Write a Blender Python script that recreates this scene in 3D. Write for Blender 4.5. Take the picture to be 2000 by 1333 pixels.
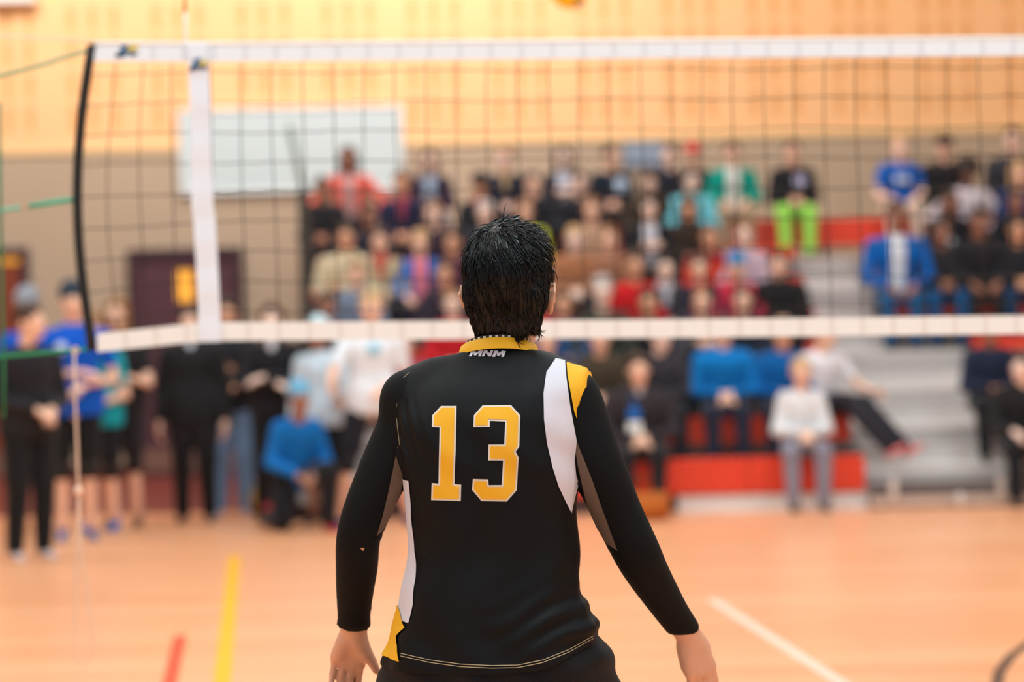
import bpy, math, random
import numpy as np
from mathutils import Vector, Matrix
from mathutils.bvhtree import BVHTree
from mathutils.geometry import delaunay_2d_cdt

for o in list(bpy.data.objects):
    bpy.data.objects.remove(o)
C = bpy.context.scene.collection
R = math.radians
random.seed(7)
rng = np.random.default_rng(7)

# ------------------------------------------------------------------ camera
F_MM, FPX = 85.0, 85.0 / 36.0 * 2000.0
ROLL, PITCH = R(1.3), R(-0.26)
CAM = Vector((0, 0, 1.5))
fwd = Vector((0, math.cos(PITCH), math.sin(PITCH)))
rt0 = Vector((1, 0, 0)); up0 = rt0.cross(fwd)
rgt = rt0 * math.cos(ROLL) - up0 * math.sin(ROLL)
upv = rt0 * math.sin(ROLL) + up0 * math.cos(ROLL)
cd = bpy.data.cameras.new('camera'); cam = bpy.data.objects.new('camera', cd); C.objects.link(cam)
cd.lens = F_MM; cd.sensor_width = 36; cd.clip_end = 200
m = Matrix.Identity(4)
for i in range(3):
    m[i][0] = rgt[i]; m[i][1] = upv[i]; m[i][2] = -fwd[i]; m[i][3] = CAM[i]
cam.matrix_world = m
cd.dof.use_dof = True; cd.dof.focus_distance = 4.82; cd.dof.aperture_fstop = 2.05
bpy.context.scene.camera = cam

def ray(px, py):
    return fwd + rgt * ((px - 1000) / FPX) + upv * ((666.5 - py) / FPX)
def P(px, py, D):                       # the point seen at that pixel on the plane y = D
    d = ray(px, py); return CAM + d * (D / d.y)
def G(px, py, z=0.0):                   # the point of the plane z seen at that pixel
    d = ray(px, py); return CAM + d * ((z - CAM.z) / d.z)

# ------------------------------------------------------------------ world, lights, exposure
W = bpy.data.worlds.new('world'); bpy.context.scene.world = W; W.use_nodes = True
W.node_tree.nodes['Background'].inputs[0].default_value = (.70, .92, 1.06, 1)
W.node_tree.nodes['Background'].inputs[1].default_value = 1.12
def area(name, loc, tgt, sx, sy, power, col=(.74, .955, 1.03)):
    l = bpy.data.lights.new(name, 'AREA'); l.shape = 'RECTANGLE'; l.size = sx; l.size_y = sy
    l.energy = power; l.color = col
    o = bpy.data.objects.new(name, l); C.objects.link(o); o.location = loc
    o.rotation_euler = (Vector(tgt) - Vector(loc)).to_track_quat('-Z', 'Y').to_euler()
    return o
for lx in (-5.5, 0.5, 6.5):
    for ly in (3.5, 10.5, 17.0):
        area('ceiling_lamp', (lx, ly, 7.6), (lx, ly, 0), 2.6, 1.2, 330)
area('wall_washer', (-.5, 23.6, 7.9), (-.5, 26.3, 4.9), 3.0, .5, 330, (1, .95, 1))
area('wall_washer', (-5.4, 22.6, 7.6), (-5.4, 26.3, 4.6), 2.0, .5, 270, (.95, .97, 1))
area('wall_washer', (5.6, 22.6, 7.6), (5.6, 26.3, 4.6), 2.0, .5, 60, (1, .95, .85))
vs = bpy.context.scene.view_settings
vs.view_transform = 'Standard'; vs.look = 'None'; vs.gamma = 1; vs.use_curve_mapping = False
vs.exposure = -0.40

# ------------------------------------------------------------------ materials
def lin(c):
    c = c / 255.0
    return c / 12.92 if c <= .04045 else ((c + .055) / 1.055) ** 2.4
MC = {}
def mat(name, rgb, rough=.75, var=.10, scale=9.0, spec=.35, sheen=0.0, bump=0.0, bscale=60., emit=0, coat=0, fold=0.0):
    key = (name, rgb)
    if key in MC: return MC[key]
    m = bpy.data.materials.new(name); m.use_nodes = True
    nt = m.node_tree; b = nt.nodes['Principled BSDF']
    c = [lin(v) for v in rgb]
    b.inputs['Roughness'].default_value = rough
    b.inputs['Specular IOR Level'].default_value = spec
    if sheen: b.inputs['Sheen Weight'].default_value = sheen; b.inputs['Sheen Roughness'].default_value = .4
    if coat: b.inputs['Coat Weight'].default_value = coat; b.inputs['Coat Roughness'].default_value = .12
    tc = nt.nodes.new('ShaderNodeTexCoord')
    n = nt.nodes.new('ShaderNodeTexNoise'); n.inputs['Scale'].default_value = scale; n.inputs['Detail'].default_value = 4
    nt.links.new(tc.outputs['Object'], n.inputs['Vector'])
    mx = nt.nodes.new('ShaderNodeMix'); mx.data_type = 'RGBA'
    mx.inputs[6].default_value = [v * (1 - var) for v in c] + [1]
    mx.inputs[7].default_value = [min(1, v * (1 + var)) for v in c] + [1]
    nt.links.new(n.outputs['Fac'], mx.inputs[0]); nt.links.new(mx.outputs[2], b.inputs['Base Color'])
    if bump or fold:
        n2 = nt.nodes.new('ShaderNodeTexNoise'); n2.inputs['Scale'].default_value = bscale
        n2.inputs['Detail'].default_value = 3
        nt.links.new(tc.outputs['Object'], n2.inputs['Vector'])
        bp = nt.nodes.new('ShaderNodeBump'); bp.inputs['Strength'].default_value = bump or fold
        bp.inputs['Distance'].default_value = .002 if bump else .02
        nt.links.new(n2.outputs['Fac'], bp.inputs['Height']); nt.links.new(bp.outputs[0], b.inputs['Normal'])
    if emit:
        nt.links.new(mx.outputs[2], b.inputs['Emission Color']); b.inputs['Emission Strength'].default_value = emit
    MC[key] = m
    return m
def cloth(rgb): return mat('cloth', rgb, .85, .12, 14, .2, .12, fold=.5, bscale=11)
def skinm(rgb): return mat('skin', rgb, .55, .06, 25, .4)

# ------------------------------------------------------------------ mesh helpers
def link(name, me, parent=None, loc=None):
    o = bpy.data.objects.new(name, me); C.objects.link(o)
    if parent is not None: o.parent = parent
    if loc is not None: o.location = loc
    return o
def mk(name, V, F, mats, mi=None, smooth=True, parent=None, loc=None):
    me = bpy.data.meshes.new(name)
    V = np.asarray(V, dtype=np.float32)
    if isinstance(F, np.ndarray) and F.ndim == 2:
        n, k = F.shape
        me.vertices.add(len(V)); me.vertices.foreach_set('co', V.ravel())
        me.loops.add(n * k); me.loops.foreach_set('vertex_index', F.ravel().astype(np.int32))
        me.polygons.add(n); me.polygons.foreach_set('loop_start', np.arange(0, n * k, k, dtype=np.int32))
        me.update(calc_edges=True)
    else:
        me.from_pydata(V.tolist(), [], [list(map(int, f)) for f in F])
    for a in (mats if isinstance(mats, (list, tuple)) else [mats]): me.materials.append(a)
    if mi is not None: me.polygons.foreach_set('material_index', np.asarray(mi, dtype=np.int32))
    if smooth: me.polygons.foreach_set('use_smooth', np.ones(len(me.polygons), dtype=bool))
    me.update()
    return link(name, me, parent, loc)
def tag(o, label, cat, group=None, kind=None):
    if label: o['label'] = label
    if cat: o['category'] = cat
    if group: o['group'] = group
    if kind: o['kind'] = kind
    return o
def struct(o, label=None):
    o['kind'] = 'structure'
    if label: o['label'] = label
    return o
def empty(name, loc, rz=0):
    o = bpy.data.objects.new(name, None); C.objects.link(o); o.location = loc; o.rotation_euler = (0, 0, rz)
    o.empty_display_size = .1
    return o
class MB:                                # collects boxes, tubes, lathes
    def __init__(s): s.V = []; s.F = []; s.M = []
    def add(s, V, F, m=0):
        n = len(s.V); s.V += [tuple(v) for v in V]; s.F += [[i + n for i in f] for f in F]; s.M += [m] * len(F)
    def box(s, x0, x1, y0, y1, z0, z1, m=0, b=0.0):
        if b <= 0:
            V = [(x, y, z) for x in (x0, x1) for y in (y0, y1) for z in (z0, z1)]
            s.add(V, [(0, 1, 3, 2), (4, 6, 7, 5), (0, 4, 5, 1), (2, 3, 7, 6), (0, 2, 6, 4), (1, 5, 7, 3)], m); return
        # chamfered box
        V = []; idx = {}
        for ix, x in enumerate((x0, x1)):
            for iy, y in enumerate((y0, y1)):
                for iz, z in enumerate((z0, z1)):
                    sx, sy, sz = (1, -1)[ix], (1, -1)[iy], (1, -1)[iz]
                    for a in range(3):
                        p = [x + sx * b, y + sy * b, z + sz * b]; p[a] = (x, y, z)[a]
                        idx[(ix, iy, iz, a)] = len(V); V.append(p)
        Fc = []
        for i in (0, 1):
            f = [idx[(i, 0, 0, 0)], idx[(i, 1, 0, 0)], idx[(i, 1, 1, 0)], idx[(i, 0, 1, 0)]]; Fc.append(f if i else f[::-1])
            f = [idx[(0, i, 0, 1)], idx[(0, i, 1, 1)], idx[(1, i, 1, 1)], idx[(1, i, 0, 1)]]; Fc.append(f if i else f[::-1])
            f = [idx[(0, 0, i, 2)], idx[(1, 0, i, 2)], idx[(1, 1, i, 2)], idx[(0, 1, i, 2)]]; Fc.append(f if i else f[::-1])
        for i in (0, 1):
            for j in (0, 1):
                f = [idx[(i, j, 0, 0)], idx[(i, j, 1, 0)], idx[(i, j, 1, 1)], idx[(i, j, 0, 1)]]; Fc.append(f if (i == j) else f[::-1])
                f = [idx[(i, 0, j, 0)], idx[(i, 1, j, 0)], idx[(i, 1, j, 2)], idx[(i, 0, j, 2)]]; Fc.append(f if (i != j) else f[::-1])
                f = [idx[(0, i, j, 1)], idx[(1, i, j, 1)], idx[(1, i, j, 2)], idx[(0, i, j, 2)]]; Fc.append(f if (i == j) else f[::-1])
        for i in (0, 1):
            for j in (0, 1):
                for k in (0, 1):
                    f = [idx[(i, j, k, 0)], idx[(i, j, k, 1)], idx[(i, j, k, 2)]]
                    Fc.append(f if (i + j + k) % 2 else f[::-1])
        s.add(V, Fc, m)
    def tube(s, pts, r, n=6, m=0, cap=True, flat=1.0):
        pts = [Vector(p) for p in pts]; N = len(pts)
        rr = r if isinstance(r, (list, tuple)) else [r] * N
        V = []; ref = None
        for i, p in enumerate(pts):
            t = (pts[min(i + 1, N - 1)] - pts[max(i - 1, 0)]).normalized()
            if ref is None: ref = Vector((0, 0, 1)) if abs(t.z) < .9 else Vector((1, 0, 0))
            a = (ref - t * ref.dot(t)).normalized(); ref = a; b = t.cross(a)
            for k in range(n):
                w = 2 * math.pi * k / n
                V.append(p + a * math.cos(w) * rr[i] + b * math.sin(w) * rr[i] * flat)
        Fc = [(i * n + k, i * n + (k + 1) % n, (i + 1) * n + (k + 1) % n, (i + 1) * n + k) for i in range(N - 1) for k in range(n)]
        if cap: Fc += [list(range(n))[::-1], [(N - 1) * n + k for k in range(n)]]
        s.add(V, Fc, m)
    def ribbon(s, pts, up, w, th, m=0, mfun=None):   # a flat band: pts = centre line, up = width direction
        pts = [Vector(p) for p in pts]; N = len(pts); V = []
        for i, p in enumerate(pts):
            u = Vector(up[i] if isinstance(up, list) else up).normalized()
            t = (pts[min(i + 1, N - 1)] - pts[max(i - 1, 0)]).normalized(); nn = t.cross(u).normalized()
            ww = w[i] if isinstance(w, list) else w
            V += [p + u * ww / 2 - nn * th / 2, p + u * ww / 2 + nn * th / 2, p - u * ww / 2 + nn * th / 2, p - u * ww / 2 - nn * th / 2]
        for i in range(N - 1):
            a = 4 * i
            mm = mfun(i) if mfun else m
            s.add([], [], mm)
            n = len(s.V)
            for k in range(4): s.F.append([n + a + k, n + a + (k + 1) % 4, n + a + 4 + (k + 1) % 4, n + a + 4 + k]); s.M.append(mm)
        n = len(s.V); s.F.append([n, n + 1, n + 2, n + 3]); s.M.append(m)
        e = n + 4 * (N - 1); s.F.append([e + 3, e + 2, e + 1, e]); s.M.append(m)
        s.V += [tuple(v) for v in V]
    def ellip(s, c, r, nu=14, nv=9, m=0):
        V = [(c[0], c[1], c[2] - r[2])]
        for j in range(1, nv):
            a = math.pi * j / nv
            for i in range(nu):
                b = 2 * math.pi * i / nu
                V.append((c[0] + r[0] * math.sin(a) * math.cos(b), c[1] + r[1] * math.sin(a) * math.sin(b), c[2] - r[2] * math.cos(a)))
        V.append((c[0], c[1], c[2] + r[2])); T = len(V) - 1
        Fc = [(0, 1 + (i + 1) % nu, 1 + i) for i in range(nu)]
        for j in range(nv - 2):
            for i in range(nu):
                a = 1 + j * nu
                Fc.append((a + i, a + (i + 1) % nu, a + nu + (i + 1) % nu, a + nu + i))
        a = 1 + (nv - 2) * nu
        Fc += [(a + i, a + (i + 1) % nu, T) for i in range(nu)]
        s.add(V, Fc, m)
    def build(s, name, mats, parent=None, smooth=False, loc=None):
        return mk(name, s.V, s.F, mats, s.M, smooth, parent, loc)
def box(name, x0, x1, y0, y1, z0, z1, m, parent=None, b=0.0):
    q = MB(); q.box(x0, x1, y0, y1, z0, z1, 0, b); return q.build(name, m, parent)

# ------------------------------------------------------------------ signed-distance modelling (surface nets)
def smin(a, b, k):
    h = np.clip(.5 + .5 * (b - a) / k, 0, 1)
    return b + (a - b) * h - k * h * (1 - h)
class Vox:
    def __init__(s, lo, hi, h):
        s.lo = np.array(lo, dtype=float); s.h = h
        s.n = tuple(int(math.ceil((hi[i] - lo[i]) / h)) + 1 for i in range(3))
        s.f = np.full(s.n, 1.0, dtype=np.float32)
        s.ax = [(s.lo[i] + h * np.arange(s.n[i])).astype(np.float32) for i in range(3)]
    def win(s, lo, hi):
        a = [max(0, int((lo[i] - s.lo[i]) / s.h) - 1) for i in range(3)]
        b = [min(s.n[i], int((hi[i] - s.lo[i]) / s.h) + 3) for i in range(3)]
        sl = tuple(slice(a[i], max(a[i], b[i])) for i in range(3))
        return sl, s.ax[0][sl[0]][:, None, None], s.ax[1][sl[1]][None, :, None], s.ax[2][sl[2]][None, None, :]
    def put(s, sl, d, k, op):
        f = s.f[sl]
        if f.size == 0: return
        if op > 0: s.f[sl] = smin(f, d, k) if k > 0 else np.minimum(f, d)
        else: s.f[sl] = -smin(-f, d, k) if k > 0 else np.maximum(f, -d)
    def cone(s, a, b, ra, rb, k=.02, flat=None, op=1):
        a = np.array(a, float); b = np.array(b, float); r = max(ra, rb) + k * 1.5 + .03
        sl, x, y, z = s.win(np.minimum(a, b) - r, np.maximum(a, b) + r)
        ab = b - a; L = max(ab @ ab, 1e-9)
        t = np.clip(((x - a[0]) * ab[0] + (y - a[1]) * ab[1] + (z - a[2]) * ab[2]) / L, 0, 1)
        vx = x - a[0] - t * ab[0]; vy = y - a[1] - t * ab[1]; vz = z - a[2] - t * ab[2]
        q = vx * vx + vy * vy + vz * vz
        if flat is not None:
            nx, ny, nz, fl = flat
            w = vx * nx + vy * ny + vz * nz
            q = q + w * w * (1 / (fl * fl) - 1)
            d = (np.sqrt(q) - (ra + (rb - ra) * t)) * fl
        else: d = np.sqrt(q) - (ra + (rb - ra) * t)
        s.put(sl, d, k, op)
    def ell(s, c, r, M=None, k=.02, op=1):
        c = np.array(c, float); m_ = max(r) + k * 1.5 + .03
        sl, x, y, z = s.win(c - m_, c + m_)
        x, y, z = x - c[0], y - c[1], z - c[2]
        if M is not None:
            X = M[0][0] * x + M[1][0] * y + M[2][0] * z; Y = M[0][1] * x + M[1][1] * y + M[2][1] * z; Z = M[0][2] * x + M[1][2] * y + M[2][2] * z
        else: X, Y, Z = x, y, z
        k0 = np.sqrt((X / r[0]) ** 2 + (Y / r[1]) ** 2 + (Z / r[2]) ** 2)
        k1 = np.sqrt((X / r[0] ** 2) ** 2 + (Y / r[1] ** 2) ** 2 + (Z / r[2] ** 2) ** 2) + 1e-6
        s.put(sl, k0 * (k0 - 1) / k1, k, op)
    def cut(s, p, n):                   # keep the side the normal points away from
        x, y, z = s.ax[0][:, None, None], s.ax[1][None, :, None], s.ax[2][None, None, :]
        s.f = np.maximum(s.f, (x - p[0]) * n[0] + (y - p[1]) * n[1] + (z - p[2]) * n[2]).astype(np.float32)
    def mesh(s, smooth=1):
        f = s.f; S = f < 0
        nx, ny, nz = f.shape
        cnt = np.zeros((nx - 1, ny - 1, nz - 1), dtype=np.int8)
        cor = [(i, j, k) for i in (0, 1) for j in (0, 1) for k in (0, 1)]
        for i, j, k in cor: cnt += S[i:nx - 1 + i, j:ny - 1 + j, k:nz - 1 + k]
        act = (cnt > 0) & (cnt < 8); idx = np.argwhere(act)
        ids = np.full(act.shape, -1, dtype=np.int32); ids[act] = np.arange(len(idx))
        val = {c: f[idx[:, 0] + c[0], idx[:, 1] + c[1], idx[:, 2] + c[2]] for c in cor}
        acc = np.zeros((len(idx), 3)); num = np.zeros(len(idx))
        for c in cor:
            for a in range(3):
                if c[a]: continue
                d = list(c); d[a] = 1; d = tuple(d)
                v0, v1 = val[c], val[d]; x = (v0 < 0) != (v1 < 0)
                t = np.where(x, v0 / np.where(x, v0 - v1, 1), 0)
                p = np.tile(np.array(c, float), (len(idx), 1)); p[:, a] = t
                acc += p * x[:, None]; num += x
        V = (idx + acc / num[:, None]) * s.h + s.lo
        Q = []
        for a in range(3):
            b, c = (a + 1) % 3, (a + 2) % 3
            s0 = [slice(None)] * 3; s1 = [slice(None)] * 3
            s0[a] = slice(0, f.shape[a] - 1); s1[a] = slice(1, None)
            d = S[tuple(s0)] != S[tuple(s1)]
            e = np.argwhere(d)
            e = e[(e[:, b] >= 1) & (e[:, c] >= 1) & (e[:, b] < f.shape[b] - 1) & (e[:, c] < f.shape[c] - 1)]
            def cid(db, dc):
                q = e.copy(); q[:, b] += db; q[:, c] += dc
                return ids[q[:, 0], q[:, 1], q[:, 2]]
            q = np.stack([cid(-1, -1), cid(0, -1), cid(0, 0), cid(-1, 0)], 1)
            ins = S[e[:, 0], e[:, 1], e[:, 2]]
            q[~ins] = q[~ins][:, ::-1]
            Q.append(q)
        Q = np.concatenate(Q)
        Q = Q[(Q >= 0).all(1)]
        for _ in range(smooth):
            E = np.concatenate([Q[:, [0, 1]], Q[:, [1, 2]], Q[:, [2, 3]], Q[:, [3, 0]]])
            A = np.zeros_like(V); n = np.bincount(E.ravel(), minlength=len(V)).astype(float)
            for ax in range(3):
                A[:, ax] = np.bincount(E[:, 0], V[E[:, 1], ax], len(V)) + np.bincount(E[:, 1], V[E[:, 0], ax], len(V))
            n[n == 0] = 1
            V = V * .5 + (A / n[:, None]) * .5
        return V, Q
# ------------------------------------------------------------------ the setting
DW = 26.3                                # distance of the end wall
XL, XR = -9.5, 13.0
def wood():
    m = bpy.data.materials.new('court_wood'); m.use_nodes = True; nt = m.node_tree; b = nt.nodes['Principled BSDF']
    tc = nt.nodes.new('ShaderNodeTexCoord'); mp = nt.nodes.new('ShaderNodeMapping'); mp.inputs['Scale'].default_value = (.16, 2.6, 1)
    nt.links.new(tc.outputs['Object'], mp.inputs[0])
    n = nt.nodes.new('ShaderNodeTexNoise'); n.inputs['Scale'].default_value = 1.0; n.inputs['Detail'].default_value = 5
    nt.links.new(mp.outputs[0], n.inputs['Vector'])
    br = nt.nodes.new('ShaderNodeTexBrick'); br.inputs['Scale'].default_value = 1.0
    br.inputs['Brick Width'].default_value = 1.6; br.inputs['Row Height'].default_value = .115; br.inputs['Mortar Size'].default_value = .0015
    br.inputs['Color1'].default_value = (lin(250), lin(184), lin(140), 1); br.inputs['Color2'].default_value = (lin(243), lin(170), lin(124), 1)
    br.inputs['Mortar'].default_value = (lin(190), lin(120), lin(75), 1)
    nt.links.new(tc.outputs['Object'], br.inputs['Vector'])
    cr = nt.nodes.new('ShaderNodeValToRGB'); cr.color_ramp.elements[0].position = .38; cr.color_ramp.elements[1].position = .62
    cr.color_ramp.elements[0].color = (.93, .84, .78, 1); cr.color_ramp.elements[1].color = (1, 1, 1, 1)
    nt.links.new(n.outputs['Fac'], cr.inputs[0])
    mx = nt.nodes.new('ShaderNodeMix'); mx.data_type = 'RGBA'; mx.blend_type = 'MULTIPLY'; mx.inputs[0].default_value = 1
    nt.links.new(br.outputs['Color'], mx.inputs[6]); nt.links.new(cr.outputs[0], mx.inputs[7])
    nt.links.new(mx.outputs[2], b.inputs['Base Color'])
    b.inputs['Roughness'].default_value = .3; b.inputs['Specular IOR Level'].default_value = .4
    return m
fl = box('floor', XL, XR, -4, DW, -.1, 0, wood()); struct(fl, 'pale orange varnished wooden court floor')
mar = mat('maroon_floor', (122, 52, 44), .4, .08, 2)
e = G(330, 1003)
struct(box('trim_1', XL, XR, e.y, DW, 0, .004, mar), 'maroon painted border of the court floor')
# painted court lines
def line(name, pts, w, m, label):
    q = MB(); pts = [Vector(p) for p in pts]; V = []
    for i, p in enumerate(pts):
        t = (pts[min(i + 1, len(pts) - 1)] - pts[max(0, i - 1)]).normalized(); s_ = Vector((-t.y, t.x, 0)) * w / 2
        V += [p + s_, p - s_]
    n = len(pts)
    VV = [(v.x, v.y, .003) for v in V] + [(v.x, v.y, 0) for v in V]
    F = []
    for i in range(n - 1):
        a = 2 * i; F += [(a, a + 1, a + 3, a + 2), (a, a + 2, a + 2 + 2 * n, a + 2 * n), (a + 1, a + 1 + 2 * n, a + 3 + 2 * n, a + 3)]
    q.add(VV, F); o = q.build(name, m); struct(o, label); return o
a, b_ = G(458, 1088), G(434, 1333); d = (b_ - a)
line('trim_2', [a, a + d * 1.9], .075, mat('line_paint', (248, 178, 10), .4, .04), 'yellow painted court line running toward the viewer')
a, b_ = G(352, 1243), G(332, 1333); d = (b_ - a)
line('trim_3', [a, a + d * 4], .062, mat('line_paint', (214, 66, 42), .4, .04), 'short red painted court line left of the yellow one')
a, b_ = G(1390, 1172), G(1650, 1340); d = (b_ - a)
line('trim_4', [a, a + d * 3], .06, mat('line_paint', (244, 210, 192), .4, .04), 'white painted court line running diagonally right of the player')
A_, B_, C_ = G(1946, 1333), G(1962, 1296), G(2000, 1263)
ax_, ay_, bx_, by_, cx_, cy_ = A_.x, A_.y, B_.x, B_.y, C_.x, C_.y
dd_ = 2 * (ax_ * (by_ - cy_) + bx_ * (cy_ - ay_) + cx_ * (ay_ - by_))
ux = ((ax_**2 + ay_**2) * (by_ - cy_) + (bx_**2 + by_**2) * (cy_ - ay_) + (cx_**2 + cy_**2) * (ay_ - by_)) / dd_
uy = ((ax_**2 + ay_**2) * (cx_ - bx_) + (bx_**2 + by_**2) * (ax_ - cx_) + (cx_**2 + cy_**2) * (bx_ - ax_)) / dd_
rr_ = math.hypot(ax_ - ux, ay_ - uy); print('CIRCLE', ux, uy, rr_)
line('trim_5', [Vector((ux + math.cos(w) * rr_, uy + math.sin(w) * rr_, 0)) for w in np.linspace(0, 2 * math.pi, 73)], .05,
     mat('line_paint', (84, 62, 52), .4, .04), 'dark painted circle on the court floor')
# end wall: beige below, yellow slotted acoustic blocks above
HB = P(1000, 277, DW).z
beige = mat('wall_paint', (184, 162, 136), .8, .05, 1.5)
yel = mat('wall_paint', (251, 197, 140), .85, .04, .8)
slotm = mat('slot_back', (238, 178, 116), .95, .05)  # backs of the slots, a darker tone than the wall face
wb = box('wall_back', XL, XR, DW, DW + .3, 0, HB, beige); struct(wb, 'beige lower part of the end wall')
q = MB()
rows = []; z = HB + .04
PZ, SH = .40, .27
q.add([(XL, DW, HB), (XR, DW, HB), (XR, DW + .3, HB), (XL, DW + .3, HB)], [(0, 3, 2, 1)])
def slotrow(z0, z1):
    xs = []; x = XL + .1; i = 0
    while x < XR - .2:
        if i % 4 != 3 : xs.append((x, x + .085))
        x += .232; i += 1
    cur = XL
    for a, b in xs:
        q.add([(cur, DW, z0), (a, DW, z0), (a, DW, z1), (cur, DW, z1)], [(0, 1, 2, 3)])
        q.add([(a, DW, z0), (b, DW, z0), (b, DW, z1), (a, DW, z1), (a, DW + .02, z0), (b, DW + .02, z0), (b, DW + .02, z1), (a, DW + .02, z1)],
              [(0, 4, 7, 3), (1, 2, 6, 5), (0, 1, 5, 4), (3, 7, 6, 2)], 0)
        q.add([(a, DW + .02, z0), (b, DW + .02, z0), (b, DW + .02, z1), (a, DW + .02, z1)], [(0, 1, 2, 3)], 1)
        cur = b
    q.add([(cur, DW, z0), (XR, DW, z0), (XR, DW, z1), (cur, DW, z1)], [(0, 1, 2, 3)])
def plain(z0, z1): q.add([(XL, DW, z0), (XR, DW, z0), (XR, DW, z1), (XL, DW, z1)], [(0, 1, 2, 3)])
z = HB; plain(z, z + .22); z += .22
for k in range(4):
    slotrow(z, z + .26); plain(z + .26, z + .36); z += .36
plain(z, z + .55); z += .55
while z < 7.6:
    slotrow(z, z + .26); plain(z + .26, z + .36); z += .36
plain(z, 8.4)
struct(q.build('wall_back_upper', [yel, slotm]), 'yellow upper end wall with rows of narrow sound slots')
struct(box('trim_6', XL, XR, DW - .03, DW, HB - .02, HB + .05, mat('trim_paint', (244, 206, 150), .7, .04)), 'pale ledge between beige and yellow wall')
struct(box('wall_left', XL - .3, XL, -4, DW, 0, 8.4, beige)); struct(box('wall_right', XR, XR + .3, -4, DW, 0, 8.4, beige))
struct(box('ceiling', XL, XR, -4, DW, 8.4, 8.6, mat('ceiling_paint', (225, 220, 210), .9, .03)))
struct(box('baseboard_back', XL, XR, DW - .03, DW, .004, .14, mat('vinyl', (84, 40, 38), .5, .05)))
# doors
dm = mat('door_paint', (84, 48, 56), .5, .06); dfm = mat('door_frame_paint', (66, 36, 46), .5, .05)
glow = mat('lit_glass', (255, 176, 60), .3, .05, emit=.55)
def door(name, px0, px1, top, leaf, win, label, transom=False):
    x0, x1 = P(px0, 700, DW).x, P(px1, 700, DW).x; zt = P((px0 + px1) / 2, top, DW).z
    r = empty(name, ((x0 + x1) / 2, DW, 0)); struct(r, label); hw = (x1 - x0) / 2
    q = MB(); q.box(-hw, -hw + .09, -.09, 0, .004, zt, 0, .008); q.box(hw - .09, hw, -.09, 0, .004, zt, 0, .008); q.box(-hw + .09, hw - .09, -.09, 0, zt - .1, zt, 0, .008)
    q.build('door_frame', dfm, r)
    q = MB()
    wx0, wx1, wz0, wz1 = win
    for bx in ((-hw + .09, wx0, .01, zt - .1), (wx1, hw - .09, .01, zt - .1), (wx0, wx1, .01, wz0), (wx0, wx1, wz1, zt - .1)):
        q.box(bx[0], bx[1], -.05, -.005, bx[2], bx[3])
    q.build('door_leaf', leaf, r)
    box('window_pane', wx0, wx1, -.035, -.02, wz0, wz1, glow, r)
    q = MB(); q.tube([(hw - .17, -.1, 1.0), (hw - .28, -.1, 1.0)], .012, 8); q.tube([(hw - .17, -.05, 1.0), (hw - .17, -.11, 1.0)], .014, 8)
    q.build('door_handle', mat('steel', (170, 165, 160), .35, .05), r, True)
    q = MB(); q.box(-hw + .12, hw - .12, -.056, -.05, .05, .3); q.build('kick_plate', mat('brown_plate', (128, 92, 78), .5, .05), r)
    return r
cx = (P(255, 700, DW).x + P(478, 700, DW).x) / 2
wz = P(363, 590, DW).z, P(363, 527, DW).z
door('door_1', 255, 478, 486, dm, (P(347, 560, DW).x - cx, P(380, 560, DW).x - cx, wz[0], wz[1]), 'maroon door with a small amber lit window')
cx = (P(-120, 700, DW).x + P(62, 700, DW).x) / 2
door('door_2', -120, 62, 486, mat('door_paint', (132, 58, 34), .5, .06), (P(-110, 560, DW).x - cx + .05, P(50, 560, DW).x - cx - .02, P(25, 516, DW).z, P(25, 492, DW).z),
     'red brown door with an amber lit strip window at its top')

# white board, grey panel and white box on the wall
x0, x1 = P(352, 290, DW).x, P(788, 290, DW).x; z0, z1 = P(570, 376, DW).z, P(570, 210, DW).z
r = empty('wall_board', ((x0 + x1) / 2, DW, z0)); tag(r, 'large pale white board mounted high on the end wall left of the crowd', 'board')
hw, hh = (x1 - x0) / 2, z1 - z0
box('board_panel', -hw + .03, hw - .03, -.05, 0, .03, hh - .03, mat('board_face', (198, 211, 209), .45, .03, 1.2), r)
q = MB(); q.box(-hw, hw, -.07, 0, 0, .03, 0, .005); q.box(-hw, hw, -.07, 0, hh - .03, hh, 0, .005); q.box(-hw, -hw + .03, -.07, 0, .03, hh - .03); q.box(hw - .03, hw, -.07, 0, .03, hh - .03)
q.build('board_frame', mat('board_frame', (236, 240, 238), .5, .03), r)
x0, x1 = P(1215, 300, DW).x, P(1300, 300, DW).x; zz = P(1255, 325, DW).z
r = empty('wall_panel', ((x0 + x1) / 2, DW, zz)); tag(r, 'small grey blue panel on the beige wall behind the top row', 'panel')
box('panel_face', -.2, .2, -.05, 0, 0, .24, mat('panel_paint', (138, 152, 168), .5, .05), r)
box('panel_frame', -.23, .23, -.03, 0, -.03, .27, mat('panel_edge', (110, 118, 128), .5, .05), r)
x0, x1 = P(-70, 5, DW).x, P(76, 5, DW).x; zz = P(30, 9, DW).z
r = empty('wall_box', ((x0 + x1) / 2, DW, zz)); tag(r, 'pale cream box fixed high on the yellow wall in the top left corner', 'box')
box('box_body', -.4, .4, -.22, 0, 0, .5, mat('box_paint', (250, 246, 236), .5, .03), r, .01)
box('box_lid', -.41, .41, -.23, 0, .5, .53, mat('box_paint', (244, 238, 226), .5, .03), r)

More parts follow.
